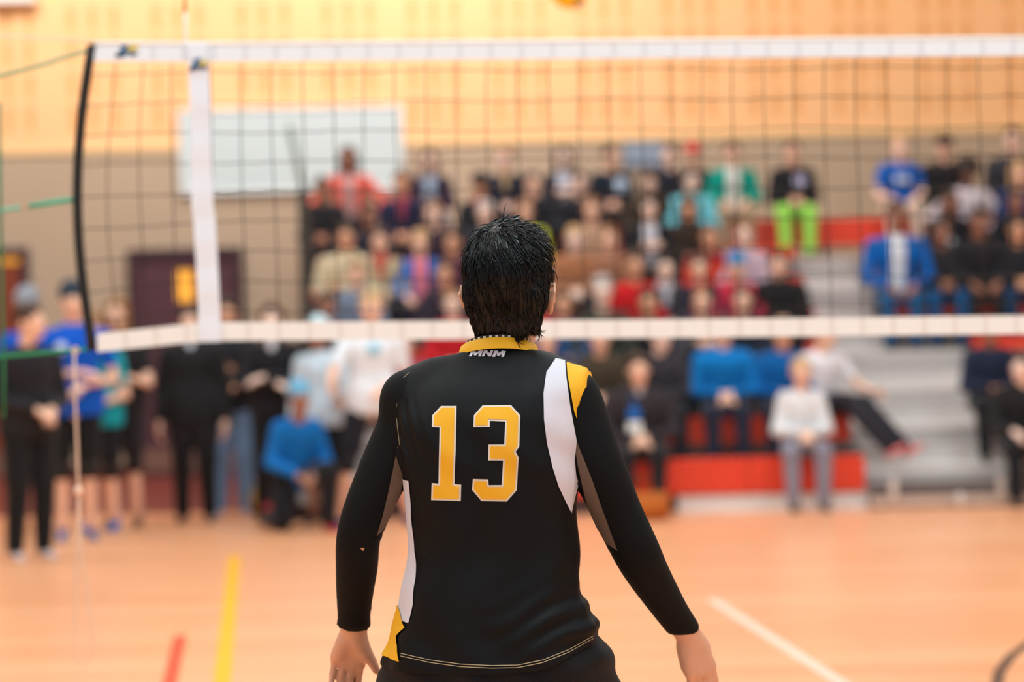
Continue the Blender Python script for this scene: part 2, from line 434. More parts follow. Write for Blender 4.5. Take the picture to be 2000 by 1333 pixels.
# ------------------------------------------------------------------ bleachers
D0, PITCHR, RISE, SEAT = 19.5, .75, .307, .42
XB0 = P(528, 900, D0).x
XA0, XA1 = P(1690, 900, D0).x, P(2010, 900, D0).x      # the aisle
XA2 = XA0 + .68; XS = P(775, 900, D0).x
XB1 = 9.5
bl = empty('bleachers', ((XB0 + XB1) / 2, D0, 0)); tag(bl, 'grey stepped bleachers with red bench seats full of spectators', 'bleachers')
bx = bl.location.x
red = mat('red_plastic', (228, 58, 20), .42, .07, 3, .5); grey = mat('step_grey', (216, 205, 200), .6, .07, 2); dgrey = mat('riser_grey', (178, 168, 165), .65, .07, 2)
wht = mat('white_board', (236, 228, 224), .5, .04, 3)
NR = 8
for k in range(NR):
    y0 = k * PITCHR - (.42 if k == 0 else .45); y1 = (k + 1) * PITCHR - .45 if k < NR - 1 else DW - .05 - D0
    zt = k * RISE
    if k > 0:
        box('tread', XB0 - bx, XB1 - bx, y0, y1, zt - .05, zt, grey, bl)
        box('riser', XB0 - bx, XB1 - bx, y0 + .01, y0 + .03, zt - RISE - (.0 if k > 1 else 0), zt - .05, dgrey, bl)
    xs_ = XB0 + .03 if k >= 2 else XS
    secs = [(xs_, XA0), (XA1 if k < 4 else XA2, XB1 - .03)] if k < 7 else [(XB0 + .03, XB1 - .03)]
    for a, b in secs:
        ys = k * PITCHR
        n = max(1, int(round((b - a) / 1.0))); w = (b - a) / n
        for i in range(n):
            if k == 0 or True:
                q = MB(); q.box(a + i * w - bx + .004, a + (i + 1) * w - bx - .004, ys, ys + .27, zt + SEAT - .03, zt + SEAT, 0, .01)
                q.box(a + i * w - bx + .004, a + (i + 1) * w - bx - .004, ys, ys + .02, zt + SEAT - (.28 if k in (0, 7) else .22 if k == 1 else .11), zt + SEAT - .03)
                q.build('seat_board', red, bl)
        for i in range(n + 1):
            xx = min(max(a + i * w, a + .05), b - .05) - bx
            q = MB(); q.box(xx - .02, xx + .02, ys + .05, ys + .24, zt + (.001 if k else 0), zt + SEAT - .03)
            q.build('seat_bracket', mat('bracket_steel', (90, 84, 82), .5, .05), bl)
# front skirt, aisle steps, lower rail
box('skirt_board', P(1325, 990, D0).x - bx, XA0 + .02 - bx, .03, .06, 0, SEAT - .29, wht, bl)
box('skirt_board', XB0 - bx, P(1325, 990, D0).x - bx - .01, .03, .06, 0, SEAT - .29, mat('dark_board', (70, 50, 46), .6, .05), bl)
for k in range(0, 7):
    zt = k * RISE; xe = (XA1 if k < 4 else XA2)
    q = MB(); q.box(XA0 + .06 - bx, xe - .06 - bx, k * PITCHR - .05, (k + 1) * PITCHR - .44, zt, zt + RISE / 2, 0, .008)
    q.build('aisle_step', grey, bl)
    box('step_nosing', XA0 + .06 - bx, xe - .06 - bx, k * PITCHR - .058, k * PITCHR - .045, zt + RISE / 2 - .05, zt + RISE / 2 - .005, dgrey, bl)
box('base_beam', XA0 + .02 - bx, XB1 - bx, -.16, -.1, .02, .09, mat('pale_steel', (205, 176, 160), .5, .05), bl)
box('base_panel', XA0 + .02 - bx, XB1 - bx, -.1, -.06, .0, .21, mat('dark_steel', (104, 92, 88), .6, .05), bl)
for px in (1745, 1957):
    x = P(px, 960, D0 - .15).x - bx; q = MB(); q.box(x - .03, x + .03, -.17, -.11, .09, .24, 0, .008); q.build('bracket', mat('pale_steel', (210, 196, 188), .5, .05), bl)
for px in (1560, 1872):
    x = P(px, 990, D0 - .15).x - bx; q = MB(); q.tube([(x - .02, -.23, .06), (x + .02, -.23, .06)], .06, 16); q.build('wheel', mat('wheel_rubber', (226, 210, 200), .5, .04), bl, True)
q = MB()
for k in range(NR): q.box(XB0 - .03 - bx, XB0 - bx, k * PITCHR - .45, (k + 1) * PITCHR - .45, 0, max(.05, k * RISE))
q.build('side_panel', mat('side_black', (48, 42, 40), .7, .1), bl)

# dark upright post beside the bleachers
p = P(600, 700, 19.9)
r = empty('upright_post', (p.x, 19.9, 0)); tag(r, 'dark tall upright post with slanted top at the left end of bleachers', 'post')
zt = P(600, 372, 19.9).z; dk = mat('post_dark', (62, 56, 50), .6, .1)
q = MB(); q.box(-.2, .2, -.14, .14, 0, .04, 0, .01); q.build('base_plate', dk, r)
q = MB(); q.box(-.045, .045, -.05, .05, .04, zt, 0, .012); q.build('pole', dk, r)
t = P(565, 245, 19.9); q = MB(); q.tube([(0, 0, zt - .02), (t.x - p.x, 0, t.z)], .024, 8); q.build('top_arm', mat('post_grey', (120, 130, 124), .6, .1), r, True)

# ------------------------------------------------------------------ volleyball net
DN = 8.1
net = empty('volleyball_net', P(385, 660, DN)); tag(net, 'black mesh volleyball net with white top tape across the court', 'net')
nl = net.matrix_world.translation if False else Vector(P(385, 660, DN))
def N(px, py, dy=0): return P(px, py, DN + dy) - nl
PXR = 3300                                # the net runs on far beyond the right of the frame
def topy(px): return 83 + (px - 400) * (-.0075) if px > 400 else 83 - (400 - px) * .005
def boty(px): return 666 - (px - 400) * .0085 + (6 * math.sin((px - 400) / 1600 * math.pi) if px < 2000 else 0) * .3 if px > 400 else 666 + (400 - px) * .105
whitet = mat('tape_vinyl', (244, 247, 252), .5, .03, 20); string_shade = mat('tape_stripe', (230, 232, 238), .6, .03)  # greyer stripes: shade of the inner mesh strings painted onto the tape
botm = mat('bottom_tape', (250, 244, 238), .55, .03, 15); stripeb = mat('tape_stripe', (238, 228, 220), .6, .03)
def leftx(v):                             # bowed left end of the net
    return 178 - 29 * math.sin(min(1, v * 1.02) * math.pi) ** .9 if v < 1 else 178
nv = int((PXR - 405) / 60)
# strings: sideband at x(v) = 388+20v ; to the right regular; to the left three strings fanned
def colx(i, v):
    base = 405 + 60 * (i - 4) + 20 * v if i >= 4 else None
    if base is not None: return base
    f = i / 4.0; l = leftx(v); rr_ = 388 + 20 * v
    return l + (rr_ - l) * f
def wob(i, v): return 2.5 * math.sin(i * 1.7 + v * 5.1) * math.sin(v * math.pi)
q = MB()
NCOL = nv + 4
for i in range(1, NCOL):
    pts = []
    for j in range(11):
        v = j / 10; x = colx(i, v) + wob(i, v); y = topy(x) + (boty(x) - topy(x)) * v
        pts.append(N(x + (6 * (1 - v) ** 6 if i >= 4 else 0), y))
    q.tube(pts, .0017, 4, cap=False)
for j in range(1, 10):
    pts = []
    for i in range(0, NCOL):
        for h_ in (0, .5):
            v = j / 10 + .004 * math.sin(i * .9 + j)
            x = (colx(i, v) + (colx(i + 1, v) if i + 1 < NCOL else colx(i, v) + 60)) / 2 if h_ else colx(i, v) + wob(i, v)
            y = topy(x) + (boty(x) - topy(x)) * v + (1.5 if h_ else 0)
            pts.append(N(x, y, .002))
    q.tube(pts, .0017, 4, cap=False)
o = q.build('net_mesh', mat('net_cord', (44, 38, 34), .8, .1), net); o['kind'] = 'stuff'
def band(name, fy, w, mats, x0, x1, step=60, th=.006):
    q = MB(); xs = []
    x = x0
    while x < x1: xs += [x, x + 50]; x += step
    xs.append(x1)
    q.ribbon([N(x, fy(x), -.004) for x in xs], (0, 0, 1), w, th, 0, lambda i: 1 if i % 2 else 0)
    return q.build(name, mats, net)
band('top_tape', lambda x: topy(x) + 19, .064, [whitet, string_shade], 184, PXR)
q = MB(); q.tube([N(x, topy(x) + 3, -.004) for x in range(184, PXR + 1, 76)], .0075, 8); q.build('top_cable_hem', mat('tape_vinyl', (244, 242, 238), .45, .03), net, True)
band('bottom_tape', lambda x: boty(x) - 18, .062, [botm, stripeb], 190, PXR)
# side band
q = MB(); pts = []
for j in range(25):
    v = j / 24; pts.append(N(385 + 22 * v + 1.5 * math.sin(v * 9) + (2.5 if v > .55 else 0), 86 + (668 - 86) * v, -.016 - .003 * math.sin(v * 40)))
q.ribbon(pts, (1, 0, 0), [.066 + .007 * min(1, j / 12) for j in range(25)], .005); q.build('side_band', mat('side_band_vinyl', (240, 242, 250), .6, .05, 60, bump=.6, bscale=40), net)
# small swoosh marks on tape and band
def mark(px, py, s, dy):
    q = MB()
    for k, (ox, oy, sx, sy, mi) in enumerate(((-7, 5, 9, 5, 2), (0, 0, 10, 5, 0), (9, -4, 8, 4, 1), (-2, -8, 7, 4, 0), (10, 5, 6, 3, 2))):
        c0 = N(px + ox * s, py + oy * s, dy)
        V = [c0 + Vector((math.cos(a) * sx * s / 583 + math.sin(a) * sx * s / 1100, 0, math.sin(a) * sy * s / 583)) for a in np.linspace(0, 2 * math.pi, 13)[:-1]]
        V = [v + Vector((0, -.0003 * k, 0)) for v in V]
        q.add(V, [list(range(12))[::-1]], mi)
    q.build('printed_mark', [mat('ink', (20, 92, 140), .5, .03), mat('ink', (232, 200, 40), .5, .03), mat('ink', (24, 34, 52), .5, .03)], net)
mark(247, 99, 1.35, -.0085); mark(387, 127, 1.1, -.024)
# black end rod
q = MB(); pts = [N(leftx(v) + 2, 88 + 597 * v, -.002) for v in np.linspace(0, 1, 19)]
q.tube(pts, [.0165] * 19, 10, flat=.8); q.build('end_rod', mat('rod_black', (30, 28, 26), .5, .1), net, True)
# cords to the post (post stands just outside the frame)
grn = mat('green_cord', (60, 172, 138), .6, .1); tan = mat('tan_cord', (205, 160, 110), .7, .1)
def cord(name, pts, r, m, parent=net): q = MB(); q.tube([N(*p) for p in pts], r, 6); return q.build(name, m, parent, True)
cord('top_cord', [(186, 80), (0, 69), (-190, 62)], .003, mat('white_cord', (245, 228, 205), .6, .05))
cord('green_lashing', [(166, 100), (125, 112), (88, 125), (0, 148), (-190, 200)], .006, grn)
cord('tan_lashing', [(184, 86), (172, 92), (166, 100)], .004, tan)
cord('green_lashing', [(145, 390), (100, 396), (57, 403)], .0085, grn)
cord('green_lashing', [(40, 406), (0, 412), (-190, 432)], .0065, mat('green_cord', (110, 190, 160), .6, .1))
cord('tan_lashing', [(152, 388), (145, 390)], .004, tan)
cord('tan_lashing', [(57, 403), (40, 406)], .0035, tan)
cord('green_lashing', [(178, 682), (145, 685), (60, 692), (0, 697), (-190, 706)], .006, mat('green_cord', (30, 140, 90), .6, .1))
cord('green_lashing', [(-1, 200), (0, 400), (4, 560), (7, 700), (8, 818)], .0055, mat('green_cord', (40, 120, 80), .6, .1))
# antenna
q = MB(); c0 = [N(363 + (83 - y) * -.02, y, .012) for y in (120, 83, 25)]
q.tube(c0, .0055, 8); q.build('antenna', mat('antenna_white', (248, 236, 225), .5, .03), net, True)
q = MB(); q.tube([N(361.8, 25, .012), N(360.5, -25, .012)], .0056, 8); q.build('antenna_stripe', mat('antenna_orange', (226, 140, 70), .5, .03), net, True)['label'] = 'orange stripe of the antenna'
# hanging white cord
r = empty('hanging_cord', P(146, 684, DN - .03)); tag(r, 'thin white cord hanging in a long loop from the lower left net corner', 'cord')
def K(px, py): return P(px, py, DN - .03) - P(146, 684, DN - .03)
q = MB(); q.tube([K(145, 684), K(147, 780), K(151, 880), K(153, 955), K(151, 1060), K(149, 1150), K(146, 1215), K(146, 1262), K(150, 1288), K(160, 1297), K(171, 1290), K(179, 1270), K(180, 1240), K(172, 1170), K(160, 1080), K(155, 1000), K(154, 960)], .0042, 6)
wc = mat('white_cord', (240, 205, 180), .7, .05); q.build('cord_loop', wc, r, True)
q = MB(); q.ellip(K(153, 960), (.015, .015, .02)); q.build('knot', wc, r, True)
q = MB(); q.tube([K(142, 680), K(150, 679), K(153, 686), K(147, 691), K(141, 686), K(142, 680)], .004, 6); q.build('top_loop', wc, r, True)
# post off frame
p = P(-190, 660, DN)
r = empty('net_post', (p.x, DN, 0)); tag(r, 'steel volleyball post holding the left cords of the net', 'post')
q = MB(); q.tube([(0, 0, .02), (0, 0, 2.56)], .045, 16); q.build('pole', mat('steel', (170, 165, 160), .35, .05), r, True)
q = MB(); q.tube([(0, 0, 0), (0, 0, .03)], .16, 20); q.build('base', dk, r)
q = MB(); q.tube([(0, 0, 2.56), (0, 0, 2.6)], .05, 16); q.build('cap', dk, r)

# ------------------------------------------------------------------ ball (18 panels, mostly above the frame)
bc = P(1112, -19, 13.4); RB = .105
ball = empty('volleyball', bc); tag(ball, 'yellow and navy volleyball in the air above the net', 'ball')
ba = mat('ball_yellow', (255, 200, 24), .5, .04); bb = mat('ball_navy', (32, 46, 96), .5, .04); bs = mat('ball_seam', (90, 70, 30), .7, .05)
Rm = Matrix.Rotation(R(-6), 3, 'Y') @ Matrix.Rotation(R(90), 3, 'Z')
for f in range(6):
    ax = f // 2; sg = 1 if f % 2 else -1
    for s in range(3):
        V = []; n = 7; rows_ = 5
        for j in range(rows_):
            for i in range(n):
                u = -1 + 2 * i / (n - 1); v = -1 + (2 / 3) * (s + j / (rows_ - 1))
                ed = (j in (0, rows_ - 1)) or (i in (0, n - 1))
                u_, v_ = math.tan(u * math.pi / 4), math.tan(v * math.pi / 4)
                p = [0, 0, 0]; p[ax] = sg; p[(ax + 1) % 3] = u_; p[(ax + 2) % 3] = v_
                d = Vector(p).normalized() * (RB * (.965 if ed else 1.0)); V.append(Rm @ d)
        F = [(j * n + i, j * n + i + 1, (j + 1) * n + i + 1, (j + 1) * n + i) for j in range(rows_ - 1) for i in range(n - 1)]
        if sg < 0: F = [t[::-1] for t in F]
        q = MB(); q.add(V, F); q.build('ball_panel', bb if (s == 1 and ax == 0) or (s == 0 and ax == 2) or (s == 2 and ax == 1) else ba, ball, True)
# ------------------------------------------------------------------ people: shared pieces
FIN = {  # knuckle (thumbward, along), segment lengths, radius
    'i': ((.027, .086), (.041, .025, .020), .0094), 'm': ((.0085, .090), (.046, .028, .021), .0097),
    'r': ((-.011, .085), (.042, .026, .020), .0092), 'p': ((-.029, .075), (.032, .020, .017), .0080)}
def hand_prims(vx, Wp, f, n, t, curl=(.35, .45, .3), curls=None, spread=.06, thumb=(.62, .72, .28), tb=.25, s=1.0):
    """palm, four fingers of unequal length and a thumb; f = along fingers, n = out of the palm, t = towards the thumb"""
    f, n, t = Vector(f).normalized(), Vector(n).normalized(), Vector(t).normalized()
    def q(a, b, c): return Wp + (t * a + n * b + f * c) * s
    vx.cone(q(0, 0, -.016), q(0, 0, .012), .0245 * s, .0255 * s, .012, (n.x, n.y, n.z, .78))
    for kx, (kn, seg, r) in FIN.items():
        vx.cone(q(kn[0] * .55, 0, .012), q(kn[0], 0, kn[1]), .0155 * s, .0118 * s, .009)
    vx.cone(q(.010, .008, .012), q(.030, .010, .046), .0175 * s, .0145 * s, .012)
    vx.cone(q(-.020, .008, .02), q(-.027, .006, .058), .0125 * s, .0115 * s, .012)
    for kx, (kn, seg, r) in FIN.items():
        c = (curls or {}).get(kx, curl)
        p = q(kn[0], 0, kn[1]); a = 0; sp = kn[0] / .028 * spread
        for i, L in enumerate(seg):
            a += c[i]
            d = (f * math.cos(a) + n * math.sin(a) + t * sp).normalized(); p2 = p + d * L * s
            vx.cone(p, p2, r * s * (1 - .07 * i), r * s * (.95 - .09 * i), .0035); p = p2
    p = q(.024, .008, .030); d = (t * thumb[0] + f * thumb[1] + n * thumb[2]).normalized()
    p2 = p + d * .042 * s; vx.cone(p, p2, .0145 * s, .0112 * s, .008)
    d2 = (d + f * tb).normalized(); p3 = p2 + d2 * .027 * s; vx.cone(p2, p3, .0112 * s, .0088 * s, .003)

v = Vox((-.09, -.09, -.05), (.09, .09, .2), .0085)
hand_prims(v, Vector((0, 0, 0)), (0, 0, 1), (0, 1, 0), (1, 0, 0), (.3, .45, .35))
HANDV, HANDQ = v.mesh(0)
def head_sdf(v, z=0.0):
    v.ell((0, .018, .030), (.076, .095, .088), k=0)
    v.ell((0, -.028, -.028), (.060, .062, .082), k=.03)
    v.ell((0, -.058, -.088), (.030, .028, .024), k=.03)
    for s in (-1, 1):
        v.ell((s * .031, -.099, .006), (.015, .013, .010), k=.012, op=-1)
        v.ell((s * .079, .012, -.012), (.009, .017, .029), k=.006)
    v.cone((0, -.090, .006), (0, -.108, -.030), .007, .012, .012)
    v.ell((0, -.089, -.058), (.024, .010, .009), k=.006)
    v.cone((0, .022, -.06), (0, .036, -.17), .050, .054, .03)
v = Vox((-.12, -.15, -.2), (.12, .15, .15), .0098); head_sdf(v); HEADV, HEADQ = v.mesh(0)
hc = HEADV[HEADQ].mean(1)
HEADM = ((np.abs(hc[:, 0]) < .025) & (hc[:, 1] < -.085) & (np.abs(hc[:, 2] + .058) < .010)).astype(int) * 1
def hair_shape(kind):
    v = Vox((-.2, -.2, -.36), (.2, .22, .24), .013)
    if kind == 'afro': v.ell((0, .03, .055), (.135, .135, .125), k=0)
    else: v.ell((0, .024, .040), (.087, .103, .092), k=0)
    if kind == 'long':
        for s in (-1, 1): v.cone((s * .07, .02, 0), (s * .075, .02, -.24), .032, .028, .03)
        v.cone((0, .07, 0), (0, .09, -.26), .07, .05, .04)
    if kind == 'bun': v.ell((0, .07, .14), (.045, .045, .04), k=.02)
    if kind == 'tail': v.cone((0, .11, .05), (0, .15, -.14), .035, .02, .02)
    v.ell((0, -.09, -.035), (.068, .075, .088), k=.012, op=-1)
    if kind in ('short', 'bun', 'tail', 'afro', 'grey'):
        v.cone((-.2, -.06, -.10), (.2, -.06, -.10), .08, .08, .02, op=-1)
        v.cut((0, .06, -.085), (0, -.3, -1))
    if kind == 'long':
        v.cone((0, -.12, -.14), (0, -.10, -.34), .085, .1, .03, op=-1)
    return v.mesh(1)
HAIRS = {k: hair_shape(k) for k in ('short', 'long', 'bun', 'tail', 'afro')}
def hat_shape(kind):
    v = Vox((-.15, -.24, -.08), (.15, .17, .2), .012)
    v.ell((0, .022, .045), (.092, .108, .1), k=0)
    if kind == 'beanie': v.ell((0, .025, .10), (.075, .085, .05), k=.02); v.cut((0, 0, .022), (0, .25, -1))
    else:
        v.cut((0, 0, .028), (0, .05, -1)); v.ell((0, -.11, .035), (.07, .075, .011), k=.01)
    return v.mesh(1)
HATS = {k: hat_shape(k) for k in ('beanie', 'cap')}
v = Vox((-.06, -.19, -.11), (.06, .09, .1), .012)
v.cone((0, .03, -.045), (0, -.12, -.07), .036, .028, .02, (0, 0, 1, .75)); v.cone((0, .02, -.03), (0, .01, .045), .036, .04, .02); v.cut((0, 0, -.085), (0, 0, -1))
SHOEV, SHOEQ = v.mesh(1)

def basis(d, side):                     # columns: thumbward, palm normal, along
    f = Vector(d).normalized(); n = Vector(side); n = (n - f * n.dot(f)).normalized(); t = f.cross(n) * -1
    return t, n, f
SKN = {'p': (248, 208, 188), 'f': (242, 190, 162), 't': (222, 162, 126), 'b': (156, 104, 80), 'd': (96, 60, 44), 'w': (240, 208, 190)}
HRC = {'k': (34, 28, 26), 'b': (66, 44, 32), 'l': (140, 98, 62), 'y': (196, 156, 106), 'g': (178, 172, 170)}
eye_w = mat('eye_white', (225, 220, 215), .3, .02); eye_d = mat('eye_iris', (46, 30, 22), .3, .02)
lipc = mat('lips', (186, 106, 96), .5, .05)

def person(px, py, row=None, D=None, top=(40, 38, 40), bot=(36, 36, 42), skin='f', hair='short', hc='k', arms='lap', yaw=0, turn=0, tilt=0,
           lean=.06, s=1.0, w=1.0, legs='sit', sleeve='long', shorts=False, inner=None, hat=None, scarf=None, badge=None, shoe=(50, 46, 48),
           hood=False, label='', dx=0, back=0, extra=None, feet=None, cloth2=None, coat=False):
    sit = legs == 'sit' or legs == 'stretch'
    if sit: s = min(1.14, max(.90, (P(px, py, D0 + row * PITCHR + back + .05).z - row * RISE - SEAT - .085) / .69))
    elif legs in ('stand', 'wide'): s = min(1.12, max(.9, P(px, py, D).z / 1.605))
    if sit:
        D = D0 + row * PITCHR + back; z0 = row * RISE
    else: z0 = 0
    hx = P(px, py, D).x
    root = empty('person', (hx, D, z0), R(yaw)); tag(root, label, 'person', 'spectators' if sit else 'people standing at the court side')
    # ---- joints
    if sit:
        hz = SEAT + .085; hip = Vector((0, .13, hz)); up = Vector((0, -math.sin(lean * 3), math.cos(lean * 3)))
    else:
        hz = .93 * s; hip = Vector((0, 0, hz)); up = Vector((0, -math.sin(lean), math.cos(lean)))
    T = .44 * s
    sh = hip + up * T; neck = sh + up * .07 * s + Vector((0, -.005, 0)); head = neck + up * .10 * s + Vector((0, -.03, .065 * s))
    sw = .178 * w * s; hw = .088 * w
    SH = [Vector((sx * sw, sh.y, sh.z - .02)) for sx in (-1, 1)]
    L = []
    for i, sx in enumerate((-1, 1)):
        if legs == 'sit':
            kn = Vector((sx * .13, -.27, SEAT + .055)); an = Vector((sx * .12, -.27, .09)); ft = 0
        elif legs == 'stretch':
            kn = Vector((sx * .08 + .12, -.28, SEAT + .12 - .02 * i)); an = Vector((sx * .08 + .30, -.62, .16 + .0 * i)); ft = 0
        elif legs == 'stand':
            kn = Vector((sx * .10, -.02, .50 * s)); an = Vector((sx * .11, .02, .09)); ft = 0
        elif legs == 'wide':
            kn = Vector((sx * .2, -.08, .50 * s)); an = Vector((sx * .27, .02, .09)); ft = 0
        elif legs == 'kneel':
            hip = Vector((0, .1, .42)); kn = Vector((-.14, -.02, .09)) if sx < 0 else Vector((.16, -.3, .46))
            an = Vector((-.14, .36, .09)) if sx < 0 else Vector((.16, -.26, .09))
        L.append((Vector((sx * hw, hip.y, hip.z - (0 if sit else .01))), kn, an))
    if legs == 'kneel':
        up = Vector((0, -.3, .95)); sh = hip + up * T; neck = sh + up * .07; head = neck + Vector((0, -.06, .15)); SH = [Vector((sx * sw, sh.y, sh.z - .02)) for sx in (-1, 1)]
    AR = []
    b = hip
    for i, sx in enumerate((-1, 1)):
        S = SH[i]
        A = arms if isinstance(arms, str) else arms[i]
        if A == 'lap': e, wv = S + Vector((sx * .06, -.04, -.27 * s)), Vector((sx * .035, b.y - .33, b.z + .12))
        elif A == 'knee': e, wv = S + Vector((sx * .07, -.06, -.26 * s)), Vector((sx * .12, b.y - .36, b.z + .10))
        elif A == 'cross': e, wv = S + Vector((sx * .06, -.06, -.25 * s)), Vector((-sx * .05, S.y - .20, S.z - .25 + .05 * i))
        elif A == 'chin': e, wv = S + Vector((sx * .02, -.2, -.22 * s)), head + Vector((sx * .03, -.1, -.16))
        elif A == 'clap': e, wv = S + Vector((sx * .05, -.10, -.25 * s)), Vector((sx * .03, S.y - .32, S.z - .16))
        elif A == 'akimbo': e, wv = S + Vector((sx * .20, .02, -.22 * s)), Vector((sx * .17, S.y - .02, S.z - .36))
        elif A == 'down': e, wv = S + Vector((sx * .06, .01, -.29 * s)), S + Vector((sx * .07, -.06, -.54 * s))
        elif A == 'belly': e, wv = S + Vector((sx * .07, .0, -.28 * s)), Vector((sx * .06, S.y - .2, S.z - .34))
        elif A == 'phone': e, wv = S + Vector((sx * .06, -.05, -.27 * s)), Vector((sx * .05, S.y - .3, S.z - .22))
        elif A == 'out': e, wv = S + Vector((sx * .12, -.12, -.24 * s)), S + Vector((sx * .16, -.34, -.30 * s))
        elif A == 'up': e, wv = S + Vector((sx * .16, -.08, .16 * s)), head + Vector((sx * .09, -.02, .05))
        AR.append((S, e, wv))
    h = .021
    pts = [hip, head] + [p for l in L for p in l] + [p for a in AR for p in a]
    lo = Vector([min(p[i] for p in pts) - .22 for i in range(3)]); hi = Vector([max(p[i] for p in pts) + .22 for i in range(3)])
    n = up.cross(Vector((1, 0, 0))); fl = (n.x, n.y, n.z, .74)
    mid = hip.lerp(sh, .42); chest = hip.lerp(sh, .78)
    def torso(v, g):
        v.cone(hip + Vector((0, 0, .0)), mid, (.150 * w + g), (.132 * w + g), .03, fl)
        v.cone(mid, chest, (.134 * w + g), (.158 * w * (.5 + .5 * s) + g), .04, fl)
        v.cone(SH[0].lerp(sh, .1), SH[1].lerp(sh, .1), .052 + g, .052 + g, .05)
    def arm(v, i, g, full=True, to=1.0):
        S, e, wv = AR[i]
        v.cone(S, e if full else S.lerp(e, to), .049 * w + g, .038 + g, .03)
        if full: v.cone(e, wv, .038 + g, .026 + g, .015)
    def leg(v, i, g, full=True):
        Hp, kn, an = L[i]
        v.cone(Hp, kn if full else Hp.lerp(kn, .8), .080 * (.5 + .5 * w) + g, (.056 if full else .066) + g, .025)
        if full: v.cone(kn, an, .053 + g, .036 + g, .015)
    # ---- body, one mesh
    v = Vox(lo, hi, h); torso(v, -.004)
    for i in (0, 1): arm(v, i, 0); leg(v, i, 0)
    v.cone(neck - up * .05, neck + up * .06, .052, .050, .03)
    bV, bQ = v.mesh(1)
    Mh = Matrix.Rotation(R(turn), 3, 'Z') @ Matrix.Rotation(R(tilt), 3, 'X')
    Mh = np.array(Mh) * (.5 + .5 * s) * 1.04
    V = [bV, HEADV @ Mh.T + np.array(head)]; Q = [bQ, HEADQ + len(bV)]; MI = [np.zeros(len(bQ), int), HEADM]
    off = len(bV) + len(HEADV)
    for i in (0, 1):
        S, e, wv = AR[i]; d = (wv - e).normalized()
        inward = Vector((-1 if i else 1, .15, -.2))
        if (arms if isinstance(arms, str) else arms[i]) in ('lap', 'knee', 'cross', 'belly'): inward = Vector((0, .25, -1)); d = (d + Vector((0, -.2, -.35))).normalized()
        f = d; nn = (inward - f * inward.dot(f)).normalized(); t = f.cross(nn) * (1 if i == 0 else -1)
        M = np.array([[t.x, nn.x, f.x], [t.y, nn.y, f.y], [t.z, nn.z, f.z]])
        hq = HANDQ if np.linalg.det(M) > 0 else HANDQ[:, ::-1]
        V.append(HANDV @ M.T * .98 * (.6 + .4 * s) + np.array(wv)); Q.append(hq + off); MI.append(np.zeros(len(hq), int)); off += len(HANDV)
    sk = skinm(SKN[skin])
    body = mk('body', np.concatenate(V), np.concatenate(Q), [sk, lipc], np.concatenate(MI), True, root)
    for sx in (-1, 1):
        q = MB(); q.ellip((0, 0, 0), (.0108, .0108, .0108), 8, 6); q.ellip((0, -.0072, 0), (.0062, .005, .0062), 8, 4, 1)
        e = q.build('eye', [eye_w, eye_d], root, True)
        e.location = head + Vector(Mh @ np.array((sx * .031, -.0805, .006))); e.rotation_euler = (R(tilt), 0, R(turn))
    # ---- clothes
    tm = cloth(top); v = Vox(lo, hi, h); torso(v, .016)
    for i in (0, 1): arm(v, i, .013 if sleeve != 'long' else .015, sleeve == 'long', .62 if sleeve == 'short' else .12)
    v.cone(neck - up * .04, neck + up * .015, .058, .050, .03)
    if legs in ('stand', 'wide'):
        v.cone(hip + Vector((-.025, 0, .05)), hip + Vector((.025, 0, .05)), .185 * w, .185 * w, .03, fl); v.cone(hip + Vector((-.03, 0, -.06)), hip + Vector((.03, 0, -.06)), .176 * w, .176 * w, .03, fl)
        if not coat: v.cut((0, 0, hip.z - .11), (0, 0, -1))
    if coat:
        for i in (0, 1): v.cone(L[i][0] + Vector((0, 0, .02)), L[i][0].lerp(L[i][1], .62), .115, .10, .04)
    if hood: v.cone(neck + Vector((-.05, .055, -.01)), neck + Vector((.05, .055, -.01)), .045, .045, .04)
    for i in (0, 1):
        if sleeve == 'long':                                  # cuffs end before the hand
            S, e, wv = AR[i]; dd = (wv - e).normalized(); v.ell(wv + dd * .035, (.042, .042, .042), k=0, op=-1)
    tv, tq = v.mesh(1)
    mi = None; mats = [tm]
    if cloth2:                                                # jersey with coloured lower sleeves or yoke
        cc = tv[tq].mean(1); mi = (cc[:, 2] > sh.z - .03).astype(int); mats = [tm, cloth(cloth2)]
    jv, jq = tv, tq
    mk('jacket' if sleeve == 'long' else 'shirt', tv, tq, mats, mi, True, root)
    bm_ = cloth(bot); v = Vox(lo, hi, h)
    v.cone(hip + Vector((-.03, 0, .02)), hip + Vector((.03, 0, .02)), .150 * w, .150 * w, .02, fl)
    for i in (0, 1): leg(v, i, (.021 if sit else .028) if not shorts else .024, not shorts)
    tv, tq = v.mesh(1); mk('shorts' if shorts else 'trousers', tv, tq, bm_, None, True, root)
    for i in (0, 1):
        Hp, kn, an = L[i]; mz = Matrix.Rotation(R((-8, 8)[i]), 3, 'Z')
        if legs == 'stretch': mz = Matrix.Rotation(R(35), 3, 'Z') @ Matrix.Rotation(R(-38), 3, 'X')
        if legs == 'kneel' and i == 0: mz = Matrix.Rotation(R(70), 3, 'X')
        V = SHOEV @ np.array(mz).T + np.array(an + Vector((0, 0, -.003 if legs != 'kneel' or i else .05)))
        mk('shoe', V, SHOEQ, mat('shoe_material', shoe, .5, .08, 8), None, True, root)
    if hair:
        hv, hq = HAIRS[hair]; mk('hair', hv @ Mh.T + np.array(head), hq, mat('hair', HRC[hc], .5, .2, 40, bump=.5), None, True, root)
    if hat:
        hv, hq = HATS[hat[0]]; mk(hat[0], hv @ Mh.T + np.array(head), hq, cloth(hat[1]), None, True, root)
    fr = -n if n.y > 0 else n
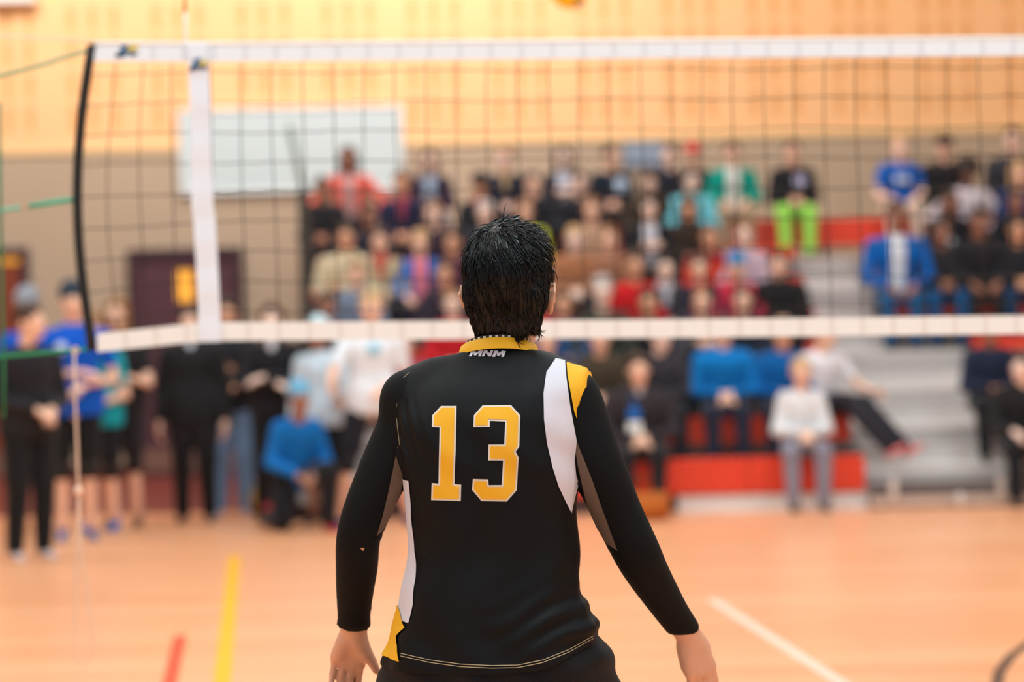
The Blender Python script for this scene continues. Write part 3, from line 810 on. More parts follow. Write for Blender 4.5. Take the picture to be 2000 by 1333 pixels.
    if inner and legs == 'stand':
        q = MB(); q.ellip(neck + fr * .075 - up * .05, (.038, .03, .075), 12, 8); q.build('shirt_collar', cloth(inner), root, True)
    elif inner:
        cc = jv[jq].mean(1); nn = np.cross(jv[jq[:, 1]] - jv[jq[:, 0]], jv[jq[:, 3]] - jv[jq[:, 0]]); nn /= np.linalg.norm(nn, axis=1)[:, None] + 1e-9
        sel = (np.abs(cc[:, 0]) < .062) & (nn[:, 1] < -.35) & (cc[:, 2] > hip.z - .02) & (cc[:, 2] < neck.z + .02) & (cc[:, 1] > chest.y - .19)
        pq = jq[sel]; us = np.unique(pq); mp = {u: k for k, u in enumerate(us)}
        vn = np.zeros_like(jv)
        for k in range(4): np.add.at(vn, jq[:, k], nn)
        vn /= np.linalg.norm(vn, axis=1)[:, None] + 1e-9
        if len(pq): mk('inner_shirt', jv[us] + vn[us] * .006, np.vectorize(mp.get)(pq), cloth(inner), None, True, root)
    if scarf:
        v = Vox(lo, hi, .016)
        for a in range(8):
            a0, a1 = a * math.pi / 4, (a + 1) * math.pi / 4; cc = neck + Vector((0, 0, -.01))
            v.cone(cc + Vector((math.cos(a0) * .06, math.sin(a0) * .06, math.sin(a0) * .02)), cc + Vector((math.cos(a1) * .06, math.sin(a1) * .06, math.sin(a1) * .02)), .032, .032, .01)
        v.cone(neck + fr * .08, chest + fr * .11, .03, .035, .02)
        tv, tq = v.mesh(1); mk('scarf', tv, tq, cloth(scarf), None, True, root)
    for bd in (badge or []):
        (bxx, bzz, br, bc_) = bd
        c = chest + Vector((bxx, 0, bzz)) + fr * (.135 * w)
        q = MB(); q.ellip(c, (br, .012, br * 1.05), 16, 8); q.build('badge', mat('print', bc_, .5, .04), root, True)
    if extra: extra(root, dict(hip=hip, sh=sh, head=head, AR=AR, L=L, neck=neck, lo=lo, hi=hi))
    return root

def knee_pads(root, J):
    for i in (0, 1):
        q = MB(); a, k, b = J['L'][i]
        q.tube([a.lerp(k, .85), a.lerp(k, .95), k.lerp(b, .06), k.lerp(b, .2)], [.064, .071, .070, .060], 14); q.build('knee_pad', mat('pad_black', (34, 32, 34), .8, .1), root, True)
BLK = (36, 34, 38); NAV = (38, 44, 62); BLU = (10, 96, 176)
# ---- top row (row 7)
person(680, 305, 7, top=(240, 112, 96), inner=(210, 160, 155), skin='b', hair='long', arms='akimbo', s=1.0, label='person in an open coral jacket with hands on hips in the top row')
person(838, 313, 7, top=(54, 40, 58), inner=(168, 184, 204), skin='p', hair='long', hc='b', arms='cross', bot=(120, 140, 168), label='long-haired person in dark jacket over pale blue top, second from the left in top row')
person(986, 312, 7, top=(34, 42, 58), scarf=(190, 160, 120), skin='p', hair='short', hc='l', turn=-15, label='person in navy jacket with tan scarf in the top row')
person(1100, 310, 7, top=(42, 38, 46), inner=(206, 206, 220), skin='w', hair='long', hc='k', arms='clap', label='pale-faced dark-haired person with open black jacket over white top in the top row')
person(1193, 312, 7, top=(32, 38, 50), skin='f', hair='short', hc='k', turn=25, badge=[(.09, .02, .07, (190, 205, 225))], label='person in navy jacket with large white patch on the chest, top row')
person(1308, 322, 7, top=(38, 40, 52), skin='p', hair='short', hc='b', s=.96, turn=-20, label='pale person in dark navy coat beside the one in a red cap')
person(1354, 312, 7, back=.06, top=(46, 38, 42), skin='f', hair=None, hat=('cap', (200, 62, 60)), label='person with red cap and black coat in the top row')
person(1430, 298, 7, top=(8, 150, 134), inner=(226, 222, 214), skin='f', hair='short', hc='b', arms='knee', bot=(176, 158, 128), w=1.15, label='person in teal green jacket over white shirt with khaki trousers')
person(1548, 294, 7, top=BLK, skin='f', hair='short', hc='b', arms='lap', bot=(160, 232, 96), w=1.05, badge=[(.06, .02, .062, (186, 184, 214))], shoe=(60, 60, 60), label='person in black hoodie with pale emblem and neon green trousers', hood=True)
person(1757, 283, 7, top=(20, 92, 182), skin='p', hair='short', hc='y', sleeve='short', bot=(222, 206, 186), badge=[(-.03, .0, .038, (216, 226, 240)), (.045, .0, .036, (216, 226, 240))], arms='knee', label='fair-haired person in blue jersey with pale print, top row right of aisle')
person(1844, 283, 7, top=(40, 38, 42), skin='f', hair='short', hat=('cap', (32, 30, 34)), turn=-10, label='person with black cap and black jacket in the top row')
person(1976, 268, 7, top=(58, 58, 64), skin='p', hair='short', hc='k', turn=-15, w=1.1, s=1.04, label='dark-haired person in charcoal jacket at the right end of the top row')
# ---- row 6
person(784, 352, 6, top=(44, 44, 70), scarf=(176, 70, 96), skin='t', hair='tail', hc='b', arms='lap', turn=-10, label='brown-haired person in navy jacket with rose scarf under the white-board corner')
person(938, 365, 6, top=(38, 40, 46), scarf=(168, 40, 40), skin='t', hair='short', hat=('cap', (30, 30, 32)), tilt=8, label='person with black cap and red scarf looking down in the row below the top')
person(1890, 333, 6, top=(220, 206, 212), skin='d', hair='afro', hc='k', arms='akimbo', bot=(60, 40, 50), label='person with dark afro in pale pink and white jacket')
person(1268, 352, 6, top=(66, 54, 42), skin='p', hair='long', hc='b', w=1.1, coat=True, tilt=20, label='person in brown coat with head bowed in the middle of the crowd')
person(1350, 362, 6, top=(120, 206, 220), skin='w', hair='short', hc='k', arms='cross', turn=20, w=1.05, label='person in pale aqua jacket with folded arms next to the teal jacket')
person(1992, 372, 6, top=(36, 60, 110), skin='f', hair='long', hc='y', label='fair long-haired person in dark blue top at the right edge of the picture')
person(630, 372, 6, top=(42, 40, 44), skin='b', hair='short', turn=12, label='dark-haired person in black jacket right below the coral jacket, leftmost there')
person(1040, 372, 6, top=(36, 38, 46), skin='f', hair='short', hc='k', turn=15, s=.94, label='person in black jacket behind the lime-jacketed person')
person(1132, 366, 6, top=(40, 40, 46), skin='p', hair='short', hc='k', label='person in dark jacket behind the fair person in the tan sweater')
# ---- row 5
person(1024, 412, 5, top=(196, 206, 40), skin='f', hair='short', hc='l', arms='lap', label='person in lime yellow jacket just above the player head')
person(846, 424, 5, top=(54, 42, 58), skin='p', hair='long', hc='l', turn=-12, label='light-brown-haired person in dark plum jacket in the left part of the crowd')
person(1156, 408, 5, top=(188, 150, 124), skin='f', hair='short', hc='l', w=.95, label='fair person in tan sweater right of the player head, upper one')
person(1268, 412, 5, top=(34, 32, 36), inner=(210, 208, 216), skin='p', hair='long', hc='k', arms='clap', label='person in black coat over white shirt clapping in mid crowd')
person(1345, 430, 5, top=(60, 48, 40), skin='t', hair='long', hc='k', tilt=14, s=.94, label='long-haired person in dark brown jacket below the aqua jacket')
person(1856, 418, 5, top=(38, 34, 40), skin='b', hair='long', hc='k', badge=[(.0, -.08, .04, (190, 206, 210))], label='person with long dark hair and round pale badge on a black coat')
person(1985, 430, 5, top=(34, 34, 38), bot=(20, 66, 112), skin='b', hair='short', label='person in black jacket and blue trousers at the right edge, middle row')
person(948, 430, 5, top=(44, 46, 54), skin='p', hair='short', hc='g', label='grey-haired person in charcoal jacket just left of the player hair')
person(720, 418, 5, top=(40, 46, 60), skin='b', hair='short', hc='k', s=.92, label='dark-haired person in slate blue jacket behind the beige coats')
# ---- row 4
person(676, 458, 4, top=(210, 192, 160), skin='t', hair='short', hc='k', w=1.2, arms='cross', bot=(60, 70, 90), hood=True, label='broad person in cream hooded sweater at the left end of the crowd')
person(742, 466, 4, top=(184, 164, 132), scarf=(200, 44, 40), skin='f', hair='short', hc='b', s=.95, label='person in beige coat with bright red scarf')
person(820, 470, 4, top=(10, 104, 190), inner=(234, 128, 142), skin='f', hair='short', hc='y', arms='knee', bot=(44, 44, 60), label='person in bright blue jacket open over a pink top')
person(884, 478, 4, top=(88, 44, 66), skin='t', hair='short', hc='k', s=.96, badge=[(-.04, 0, .03, (176, 44, 60))], label='person in plum jacket between the pink top and the player head')
person(1122, 462, 4, top=(168, 112, 78), skin='w', hair='short', hc='y', w=1.05, label='pale fair person in tan brown jacket right beside the player hair')
person(1190, 462, 4, top=(160, 110, 84), skin='f', hair='short', hc='l', s=.9, label='smaller person in light brown top right of the pale fair one')
person(1386, 468, 4, top=(214, 60, 34), skin='t', hair='short', hc='b', cloth2=(120, 30, 50), label='person in orange red jacket with dark plum shoulders')
person(1750, 412, 4, top=(8, 96, 178), inner=(226, 228, 232), skin='b', hair='short', hc='k', w=1.12, s=1.14, arms='knee', bot=(24, 84, 130), label='person in bright blue jacket open over white shirt, right of the aisle')
person(1912, 425, 4, top=(38, 36, 40), skin='b', hair='short', hc='k', arms='knee', w=1.1, s=1.1, coat=True, bot=(34, 34, 38), label='person in black padded coat with hands on knees, right of the aisle')
person(1452, 452, 4, top=(206, 178, 190), skin='p', hair='short', hc='l', s=.9, bot=(190, 60, 90), label='small person in pale pink top under the khaki trousers')
person(1840, 462, 4, top=(44, 42, 46), skin='b', hair='tail', hc='k', bot=(20, 74, 120), label='person in dark grey top and blue trousers beside the bright blue jacket over white')
person(1988, 480, 4, top=(40, 40, 46), skin='t', hair='short', hc='k', bot=(22, 60, 96), label='person in dark jacket and deep blue trousers on the right edge, lower row')
# ---- row 3
person(697, 530, 3, top=(120, 132, 152), skin='f', hair='short', hc='l', w=1.05, label='person in blue grey fleece at the left of the crowd')
person(1240, 512, 3, top=(206, 32, 36), skin='t', hair='short', hc='b', arms='knee', label='person in plain red sweater in mid crowd')
person(1366, 540, 3, top=(44, 40, 60), inner=(196, 60, 70), skin='f', hair='short', hc='b', s=.95, label='person in dark navy jacket with crimson top, left of the broad black coat')
person(1520, 512, 3, top=(34, 32, 34), skin='f', hair='short', hc='b', w=1.2, s=1.02, arms='lap', label='broad person in black coat beside the aisle steps')
person(868, 535, 3, top=(54, 46, 60), skin='t', hair='short', hc='b', s=.92, label='person in dark grey jacket left of the player ear')
person(1300, 545, 3, top=(60, 56, 60), scarf=(200, 196, 205), skin='p', hair='short', hc='k', s=.9, label='person with pale grey scarf next to the red sweater')
person(1440, 530, 3, top=(196, 44, 70), skin='f', hair='short', hc='k', s=.86, hat=('beanie', (10, 130, 190)), label='child in crimson jacket and blue beanie')
# ---- row 2
person(884, 588, 2, top=(204, 36, 44), skin='p', hair='short', hc='l', arms='lap', label='person in red jacket just left of the player neck')
person(1176, 562, 2, top=(62, 60, 50), skin='w', hair='short', hc='g', s=1.05, w=1.05, arms='lap', label='pale grey-haired person in dark olive jacket right of the player ear')
person(1372, 592, 2, top=(70, 66, 72), skin='f', hair='short', hc='l', arms='clap', label='person in dark grey top clapping above the net bottom tape')
person(1100, 590, 2, top=(52, 84, 130), skin='t', hair='short', hc='b', s=.92, label='person in slate blue top almost behind the player ear')
person(1450, 590, 2, top=(40, 46, 60), skin='f', hair='short', hc='b', s=.94, label='person in dark navy sweater in the second last row above the tape')
person(640, 590, 2, top=(40, 40, 44), skin='b', hair='short', s=.95, label='person in black jacket behind the white jersey player')
person(1266, 592, 2, top=(38, 36, 42), skin='t', hair='short', hc='k', label='dark-haired person in black jacket directly below the plain red sweater')
# ---- row 1
person(1068, 668, 1, top=(50, 40, 44), skin='f', hair='short', hc='b', s=.95, label='person in dark coat right of the player neck below the tape')
person(1172, 672, 1, top=(70, 58, 46), skin='f', hair='short', hc='b', s=.96, w=1.05, label='person in brown jacket left of the grey scarf')
person(1292, 682, 1, top=(54, 50, 56), skin='p', hair='short', hc='b', s=.94, w=1.1, turn=18, label='person in charcoal coat right behind the grey scarf')
person(1412, 640, 1, top=(6, 108, 176), skin='f', hair='short', hc='b', w=1.12, s=1.04, arms='lap', bot=(40, 44, 60), cloth2=(8, 120, 196), label='left one of the two people in bright blue jackets on the low rows')
person(1528, 652, 1, top=(6, 90, 158), skin='t', hair='short', hc='k', w=1.1, bot=(38, 42, 58), label='right one of the two people in bright blue jackets on the low rows')
person(790, 690, 1, top=(150, 70, 90), skin='f', hair='short', hc='b', s=.92, label='person in dusty rose jacket left of the red jacket')
def side(r, J): pass
person(1612, 700, 1, dx=0, yaw=22, top=(232, 226, 232), skin='f', hair='short', hc='l', sleeve='short', legs='stretch', arms='out', s=.92, bot=(44, 40, 46), shoe=(240, 130, 126), turn=30, label='brown-haired child in white shirt with legs stretched over the steps and pink shoes', cloth2=None)
# ---- front bench (row 0)
def lanyard(root, J):
    c = J['sh'] + Vector((-.05, -.16, -.16)); q = MB(); q.tube([J['neck'] + Vector((-.05, -.06, 0)), c + Vector((0, 0, .1)), c], .008, 6); q.build('lanyard', mat('ribbon', (10, 100, 180), .6, .05), root)
    q = MB(); q.box(c.x - .045, c.x + .045, c.y - .03, c.y - .018, c.z - .01, c.z + .08, 0, .004); q.build('blue_card', mat('print', (8, 104, 190), .5, .04), root)
    q = MB(); q.box(c.x - .055, c.x + .055, c.y - .07, c.y - .058, c.z - .17, c.z - .03, 0, .006); q.build('white_card', mat('print', (238, 240, 238), .5, .04), root)
person(1247, 716, 0, top=(50, 44, 48), scarf=(176, 166, 168), skin='f', hair='short', hc='b', w=1.25, s=1.06, arms='lap', bot=BLK, coat=True, extra=lanyard, label='person in big black puffy coat with grey scarf and a white card on a lanyard')
person(1566, 737, 0, top=(226, 224, 226), skin='f', hair='short', hc='y', w=.88, s=.92, arms='lap', lean=.04, bot=(136, 132, 146), shoe=(84, 76, 72), label='fair child in white sweater and grey trousers on the red front bench')
person(1996, 762, 0, D=None, top=(34, 32, 34), skin='p', hair='short', hc='k', w=1.1, arms='knee', bot=(30, 30, 34), turn=-30, label='person in black clothes on the front row at the right edge of the picture')
person(1935, 668, 1, top=(34, 40, 62), skin='b', hair='short', hc='k', s=.88, bot=(30, 30, 34), label='person in dark navy top on the low row near right edge behind the tape')
# ---- people standing on the left
BLUJ = (14, 86, 196)
person(50, 628, D=16.6, legs='stand', top=(36, 34, 38), bot=(26, 26, 28), skin='f', hair='short', hc='b', arms='belly', yaw=40, turn=25, s=1.0, w=1.05, shoe=(222, 212, 216), label='person in black jacket and trousers standing nearest at far left')
person(56, 598, D=19.0, legs='stand', top=BLUJ, bot=(28, 28, 32), shorts=True, skin='f', hair='short', hc='l', hat=('beanie', (146, 150, 160)), s=1.04, sleeve='short', arms='cross', label='person in grey knit cap and blue jersey behind the nearest black jacket')
person(140, 588, D=18.1, legs='stand', top=BLUJ, bot=(26, 26, 28), shorts=True, skin='f', hair='short', hc='b', hat=('beanie', (44, 58, 72)), s=1.06, sleeve='short', arms=('cross', 'belly'), yaw=15, w=1.15, shoe=(24, 96, 168), extra=knee_pads, badge=[(-.10, .03, .04, (206, 220, 240))], label='player in dark knit cap and blue jersey with black shorts')
person(188, 640, D=18.9, legs='stand', top=(20, 158, 172), bot=(28, 28, 32), shorts=True, skin='f', hair='tail', hc='l', s=.97, sleeve='short', arms='belly', yaw=-15, shoe=(20, 110, 190), label='player in turquoise jersey half hidden behind the blue jersey with dark cap', extra=knee_pads)
person(232, 612, D=19.2, legs='stand', top=(40, 36, 38), bot=(40, 36, 38), shorts=True, skin='f', hair='long', hc='l', s=.99, sleeve='short', arms=('belly', 'phone'), yaw=-5, shoe=(70, 60, 50), extra=knee_pads, label='long-haired player in black top and shorts with bare legs beside the maroon door')
person(374, 628, D=19.6, legs='stand', top=(34, 32, 34), inner=(214, 214, 222), bot=(28, 26, 28), skin='f', hair='short', hc='k', s=.99, w=1.12, arms='down', coat=True, label='person in long black coat over white shirt in front of the maroon door')
person(446, 612, D=20.2, legs='stand', top=(38, 38, 44), bot=(112, 142, 178), skin='t', hair='short', hc='k', s=1.02, arms=('phone', 'belly'), shoe=(190, 186, 200), label='person in black jacket and pale blue jeans left of the dark post')
person(532, 624, D=19.4, legs='stand', top=(34, 32, 36), inner=(214, 210, 214), bot=(30, 28, 30), skin='p', hair='long', hc='b', s=1.0, arms='cross', label='pale person in black jacket with white collar standing beside the post')
person(580, 842, D=18.5, legs='kneel', top=(14, 104, 178), bot=(30, 28, 32), skin='b', hair='short', hat=('beanie', (110, 170, 204)), arms='belly', s=.92, yaw=20, shoe=(180, 40, 50), w=.92, label='crouching person in blue top and light blue beanie')
person(722, 602, D=18.7, legs='wide', top=(228, 234, 242), bot=(30, 28, 34), shorts=True, skin='f', hair='short', hc='y', s=.98, w=1.1, sleeve='short', arms=('out', 'belly'), yaw=12, turn=-10, extra=knee_pads, badge=[(.0, .04, .045, (120, 190, 220))], shoe=(40, 60, 120), label='fair player in white jersey and black knee pads left of number 13')
person(628, 650, D=19.1, legs='stand', top=(206, 222, 234), bot=(30, 28, 34), shorts=True, skin='b', hair='short', hat=('cap', (200, 222, 228)), s=.93, sleeve='long', arms=('down', 'out'), yaw=-20, extra=knee_pads, label='player in long-sleeved pale white top just left of the fair white jersey player')

# things on the floor by the stands
def bag(px, py, D, c, w, h, label, zc=0):
    p = P(px, py, D); r = empty('sports_bag', (p.x, D, zc)); tag(r, label, 'bag')
    v = Vox((-w, -.3, -.02), (w, .3, h * 1.6), .016); v.cone((-w * .6, 0, h * .5), (w * .6, 0, h * .5), h * .5, h * .5, .03); v.ell((0, 0, h * .35), (w * .85, h * .6, h * .4), k=.05); v.cut((0, 0, .004), (0, 0, -1))
    a, b = v.mesh(1); mk('bag_body', a, b, cloth(c), None, True, r)
    q = MB(); q.tube([(-w * .4, 0, h * .9), (-w * .3, 0, h * 1.35), (0, 0, h * 1.5), (w * .3, 0, h * 1.35), (w * .4, 0, h * .9)], .012, 6); q.build('bag_handle', cloth(tuple(int(x * .6) for x in c)), r, True)
bag(517, 965, 20.3, (190, 136, 40), .14, .28, 'mustard yellow sports bag standing on floor behind the blue jeans')
bag(1258, 985, D0 - .75, (176, 92, 34), .2, .22, 'orange brown sports bag at the feet of the puffy-coated person')
# ------------------------------------------------------------------ the player, number 13
DP = 4.9
HR = empty('person', (P(975, 1300, DP).x, DP, 0)); tag(HR, 'black-haired player seen from behind in black number 13 jersey over long black sleeves', 'person')
HL = Vector(HR.location)
def H(px, py, dy=0.0): return P(px, py, DP + dy) - HL
S_ = FPX / DP
black = mat('jersey_black', (12, 11, 13), .62, .10, 30, .2, 0, bump=.25, bscale=420)
white = mat('jersey_white', (226, 218, 226), .7, .04, 20, .3, .1, bump=.2, bscale=420)
gold = mat('jersey_gold', (253, 184, 34), .6, .04, 20, .3, bump=.2, bscale=420)
sleeve_m = mat('compression_black', (14, 13, 14), .8, .10, 40, .2, 0, bump=.2, bscale=500)
meshm = mat('mesh_brown', (112, 92, 78), .75, .10, 300, .3, bump=.4, bscale=600)
shortm = mat('shorts_black', (19, 18, 22), .75, .12, 24, .25, .04, bump=.3, bscale=300)
skh = mat('skin_player', (228, 172, 142), .48, .09, 40, .45, bump=.35, bscale=160)
YAW = R(14)                                # torso turned to the right
lx = Vector((math.cos(YAW), -math.sin(YAW), 0)); ly = Vector((math.sin(YAW), math.cos(YAW), 0))
def zz(py): return H(975, py).z
# torso sections: (pixel row, centre pixel, half width px, half depth m, depth offset)
SEC = [(1330, 964, 216, .165, .02), (1285, 963, 209, .158, .015), (1240, 966, 194, .150, .01), (1200, 964, 182, .143, .005), (1150, 959, 170, .132, 0),
       (1080, 966, 163, .124, 0), (1000, 960, 161, .122, -.005), (940, 959, 168, .126, -.005), (870, 955, 180, .128, 0), (800, 954, 186, .122, .01),
       (752, 960, 182, .104, .02), (728, 963, 166, .090, .03), (708, 967, 132, .078, .036), (692, 969, 98, .070, .040), (681, 971, 74, .066, .042), (666, 978, 60, .058, .046), (640, 984, 54, .054, .05)]
sz = np.array([zz(s[0]) for s in SEC])[::-1]
scx = np.array([H(s[1], s[0]).x for s in SEC])[::-1]; shw = np.array([s[2] / S_ for s in SEC])[::-1]
sdp = np.array([s[3] for s in SEC])[::-1]; sdy = np.array([s[4] for s in SEC])[::-1]
sz, scx, shw, sdp, sdy = sz[::-1][::1], scx[::-1], shw[::-1], sdp[::-1], sdy[::-1]
if sz[0] > sz[-1]: sz, scx, shw, sdp, sdy = sz[::-1], scx[::-1], shw[::-1], sdp[::-1], sdy[::-1]
def cspl(z, arr):                          # smooth (Catmull) interpolation
    z = np.asarray(z, float); i = np.clip(np.searchsorted(sz, z) - 1, 0, len(sz) - 2)
    t = np.clip((z - sz[i]) / (sz[i + 1] - sz[i]), 0, 1)
    m = np.gradient(arr, sz); h = sz[i + 1] - sz[i]
    return (2 * t**3 - 3 * t**2 + 1) * arr[i] + (t**3 - 2 * t**2 + t) * h * m[i] + (-2 * t**3 + 3 * t**2) * arr[i + 1] + (t**3 - t**2) * h * m[i + 1]
def torso_f(v, g, folds=False, zlo=None):
    z = v.ax[2]; cx = cspl(z, scx); hw = cspl(z, shw); dp = cspl(z, sdp) + g; dy = cspl(z, sdy)
    a = np.sqrt(np.maximum(hw**2 - (dp * math.sin(YAW))**2, 1e-4)) / math.cos(YAW) + g
    X = v.ax[0][:, None, None] - cx[None, None, :]; Y = v.ax[1][None, :, None] - dy[None, None, :]
    u = X * lx.x + Y * lx.y; w = X * ly.x + Y * ly.y
    e = 2.35
    rr = ((np.abs(u) / a)**e + (np.abs(w) / dp)**e)**(1 / e)
    d = (rr - 1) * np.minimum(a, dp)
    # spine groove and shoulder blades on the back
    back = (w < 0)
    z3 = z[None, None, :]
    d = d + back * .007 * np.exp(-(u / .022)**2) * np.exp(-((z3 - zz(960)) / .2)**2)
    for sx in (-1, 1): d = d - back * .007 * np.exp(-((u - sx * .085) / .05)**2) * np.exp(-((z3 - zz(830)) / .08)**2)
    if folds:
        th = np.arctan2(u / a, -w / dp)
        zr = (z3 - zz(1300)) / (zz(700) - zz(1300))
        low = np.clip(1 - zr * 1.9, 0, 1)
        d = d - .0045 * low * np.sin(th * 9 + 2 * np.sin(z3 * 9)) * (np.abs(rr - 1) < .5)
        # armhole pull lines on the left shoulder, diagonal gathers at the right hip
        lf = np.exp(-((u + .145) / .045)**2) * np.exp(-((z3 - zz(840)) / .09)**2) * back
        d = d - .0026 * lf * np.sin((u * .82 + z3 * .32) * 300)
        rf = np.exp(-((u - .15) / .10)**2) * np.exp(-((z3 - zz(1205)) / .055)**2)
        d = d - .0042 * rf * np.sin((z3 * .95 - u * .38) * 140 + 1.5 * np.sin(u * 30)) - .007 * np.exp(-((z3 - zz(1215)) / .025)**2) * np.exp(-((u - .2) / .05)**2)
        d = d - .0016 * np.sin(u * 46 + z3 * 23 + 3 * np.sin(z3 * 15)) * back
    z3 = z[None, None, :]; d = np.maximum(d, z3 - zz(676)); d = np.maximum(d, zz(1332) - z3)
    v.f = smin(v.f, d.astype(np.float32), .02).astype(np.float32)

ARM_L = [(803, 782, .062, .03), (795, 832, .0575, .035), (768, 885, .0525, .035), (745, 932, .049, .03), (716, 1000, .0455, .03), (700, 1052, .042, .04), (697, 1105, .0405, .08), (693, 1160, .0355, .13), (691, 1215, .0300, .18), (691, 1232, .0285, .195)]
ARM_R = [(1113, 780, .061, -.01), (1136, 835, .0565, -.02), (1155, 885, .053, -.03), (1177, 935, .0505, -.03), (1205, 1000, .0475, -.02), (1240, 1072, .0455, -.01), (1262, 1115, .0415, .02), (1288, 1158, .0365, .06), (1315, 1200, .0315, .10), (1341, 1236, .0285, .135)]
def arm_f(v, A, g, k=.02, last=None):
    P_ = [(H(a[0], a[1], a[3]), a[2]) for a in (A if last is None else A[:last])]
    for i, ((p, r), (q_, r2)) in enumerate(zip(P_, P_[1:])): v.cone(p, q_, r + g, r2 + g, .03 if i == 0 else .004)
def resamp(A):
    A = np.array(A, float); t = np.arange(len(A)); T_ = np.linspace(0, len(A) - 1, 34); out = []
    G_ = np.gradient(A, axis=0)
    for x in T_:
        i = min(int(x), len(A) - 2); u = x - i
        out.append(tuple((2*u**3 - 3*u**2 + 1) * A[i] + (u**3 - 2*u**2 + u) * G_[i] + (-2*u**3 + 3*u**2) * A[i+1] + (u**3 - u**2) * G_[i+1]))
    return out
ARM_L, ARM_R = resamp(ARM_L), resamp(ARM_R)
WL, WR = H(691, 1238, .20), H(1346, 1243, .14)
hdL = Vector((-.20, .54, -.81)); hnL = Vector((.12, -.92, -.42)); htL = Vector((.97, .16, -.12))
hdR = Vector((.30, .30, -.90)); hnR = Vector((-.50, .85, .10)); htR = Vector((.8, .6, 0))
def ortho(f, n, t):
    f = f.normalized(); n = (n - f * n.dot(f)).normalized(); tt = f.cross(n)
    if tt.dot(t) < 0: tt = -tt
    return f, n, tt
fL, nL, tL = ortho(hdL, hnL, htL); fR, nR, tR = ortho(hdR, hnR, htR)
HC = H(996, 571, .045)                     # head centre (ear level is a little lower)
HY = R(-11)
MHd = Matrix.Rotation(HY + math.pi, 3, 'Z') @ Matrix.Rotation(R(-6), 3, 'X')   # face away from the camera, turned right, looking up
def hd(x, y, z): return HC + MHd @ Vector((x, y, z))
MHn = [[MHd[i][j] for j in range(3)] for i in range(3)]
hipc = H(968, 1296, .02)
HIP = [hipc + lx * (sx * .10) for sx in (-1, 1)]
KN = [hipc + Vector((-.27, .22, -.34)), hipc + Vector((.30, .19, -.35))]
AN = [Vector((KN[0].x - .05, KN[0].y - .12, .09)), Vector((KN[1].x + .06, KN[1].y - .12, .09))]
HV = .0058
v = Vox((-.52, -.35, -.0), (.52, .62, 1.78), HV)
torso_f(v, -.016); v.cut((0, 0, zz(1215)), (0, 0, -1)); v.ell(hipc + Vector((0, 0, .03)), (.160, .115, .15), k=.03)
for A in (ARM_L, ARM_R): arm_f(v, A, -.004)
hand_prims(v, WL, fL, nL, tL, (.25, .25, .15), {'i': (.02, .2, .2), 'm': (.32, .3, .2), 'r': (.38, .3, .2), 'p': (.34, .3, .2)}, .04, (.55, .78, .10), .2, 1.0)
hand_prims(v, WR, fR, nR, tR, (.45, .4, .3), {'i': (.22, .35, .3), 'm': (.26, .35, .3), 'r': (.3, .35, .3), 'p': (.32, .35, .3)}, .02, (.05, .80, .70), .2, 1.0)
v.ell(hd(0, .018, .028), (.074, .094, .088), MHn, k=.01)
v.ell(hd(0, -.028, -.03), (.062, .064, .082), MHn, k=.03)
v.ell(hd(0, -.056, -.088), (.034, .03, .025), MHn, k=.03)
v.cone(hd(0, -.090, .006), hd(0, -.110, -.030), .007, .0125, .012)
for sx in (-1, 1):
    v.ell(hd(sx * .031, -.100, .004), (.015, .013, .010), MHn, k=.012, op=-1)
v.ell(hd(0, -.089, -.060), (.025, .010, .006), MHn, k=.005); v.ell(hd(0, -.087, -.069), (.021, .010, .006), MHn, k=.005)
v.cone(H(988, 630, .05), H(980, 715, .04), .0565, .056, .03)
for sx in (-1, 1):
    v.cone(H(980, 712, .045), H(976 + sx * 84, 750, .035), .034, .03, .03)
for i in (0, 1):
    v.cone(HIP[i], KN[i], .085, .062, .02); v.cone(KN[i], KN[i].lerp(AN[i], .35), .058, .059, .02); v.cone(KN[i].lerp(AN[i], .35), AN[i], .059, .038, .02)
    v.cone(AN[i] + Vector((0, .0, -.03)), AN[i] + Vector((.02 * (1 if i else -1), .14, -.055)), .034, .026, .02)
# ears: rim, lobe and bowl
for sx in (-1, 1):
    c = hd(sx * .079, .012, -.004)
    er = [(sx * .080, -.010, -.004), (sx * .088, .000, .012), (sx * .096, .018, .015), (sx * .098, .030, .000), (sx * .093, .027, -.020), (sx * .085, .012, -.040), (sx * .079, -.002, -.046)]
    for a, b in zip(er, er[1:]): v.cone(hd(*a), hd(*b), .0052, .0052, .004)
    v.ell(hd(sx * .084, .010, -.014), (.0065, .021, .028), MHn, k=.006)
bV, bQ = v.mesh(1)
mk('body', bV, bQ, skh, None, True, HR)
for sx in (-1, 1):
    q = MB(); q.ellip((0, 0, 0), (.011,) * 3, 14, 10); q.ellip((0, -.0073, 0), (.006, .005, .006), 12, 6, 1)
    e = q.build('eye', [eye_w, eye_d], HR, True); e.location = hd(sx * .031, -.080, .004); e.rotation_euler = MHd.to_euler()
    q = MB(); q.tube([hd(sx * .014, -.098, .024), hd(sx * .032, -.097, .029), hd(sx * .050, -.083, .023)], [.004, .005, .002], 6); q.build('eyebrow', mat('hair_black', (26, 21, 20), .5, .1), HR, True)

# long-sleeved compression shirt (a little larger than the body, cut at the wrists)
v = Vox((-.48, -.3, .75), (.5, .5, 1.5), .0058)
torso_f(v, -.011)
v.cut((0, 0, zz(712)), (0, 0, 1))
def sleeve_f(v, A, bot):
    arm_f(v, A, .0022)
w = Vox((-.48, -.3, .75), (.5, .5, 1.5), .0058)
for A in (ARM_L, ARM_R): sleeve_f(w, A, 0)
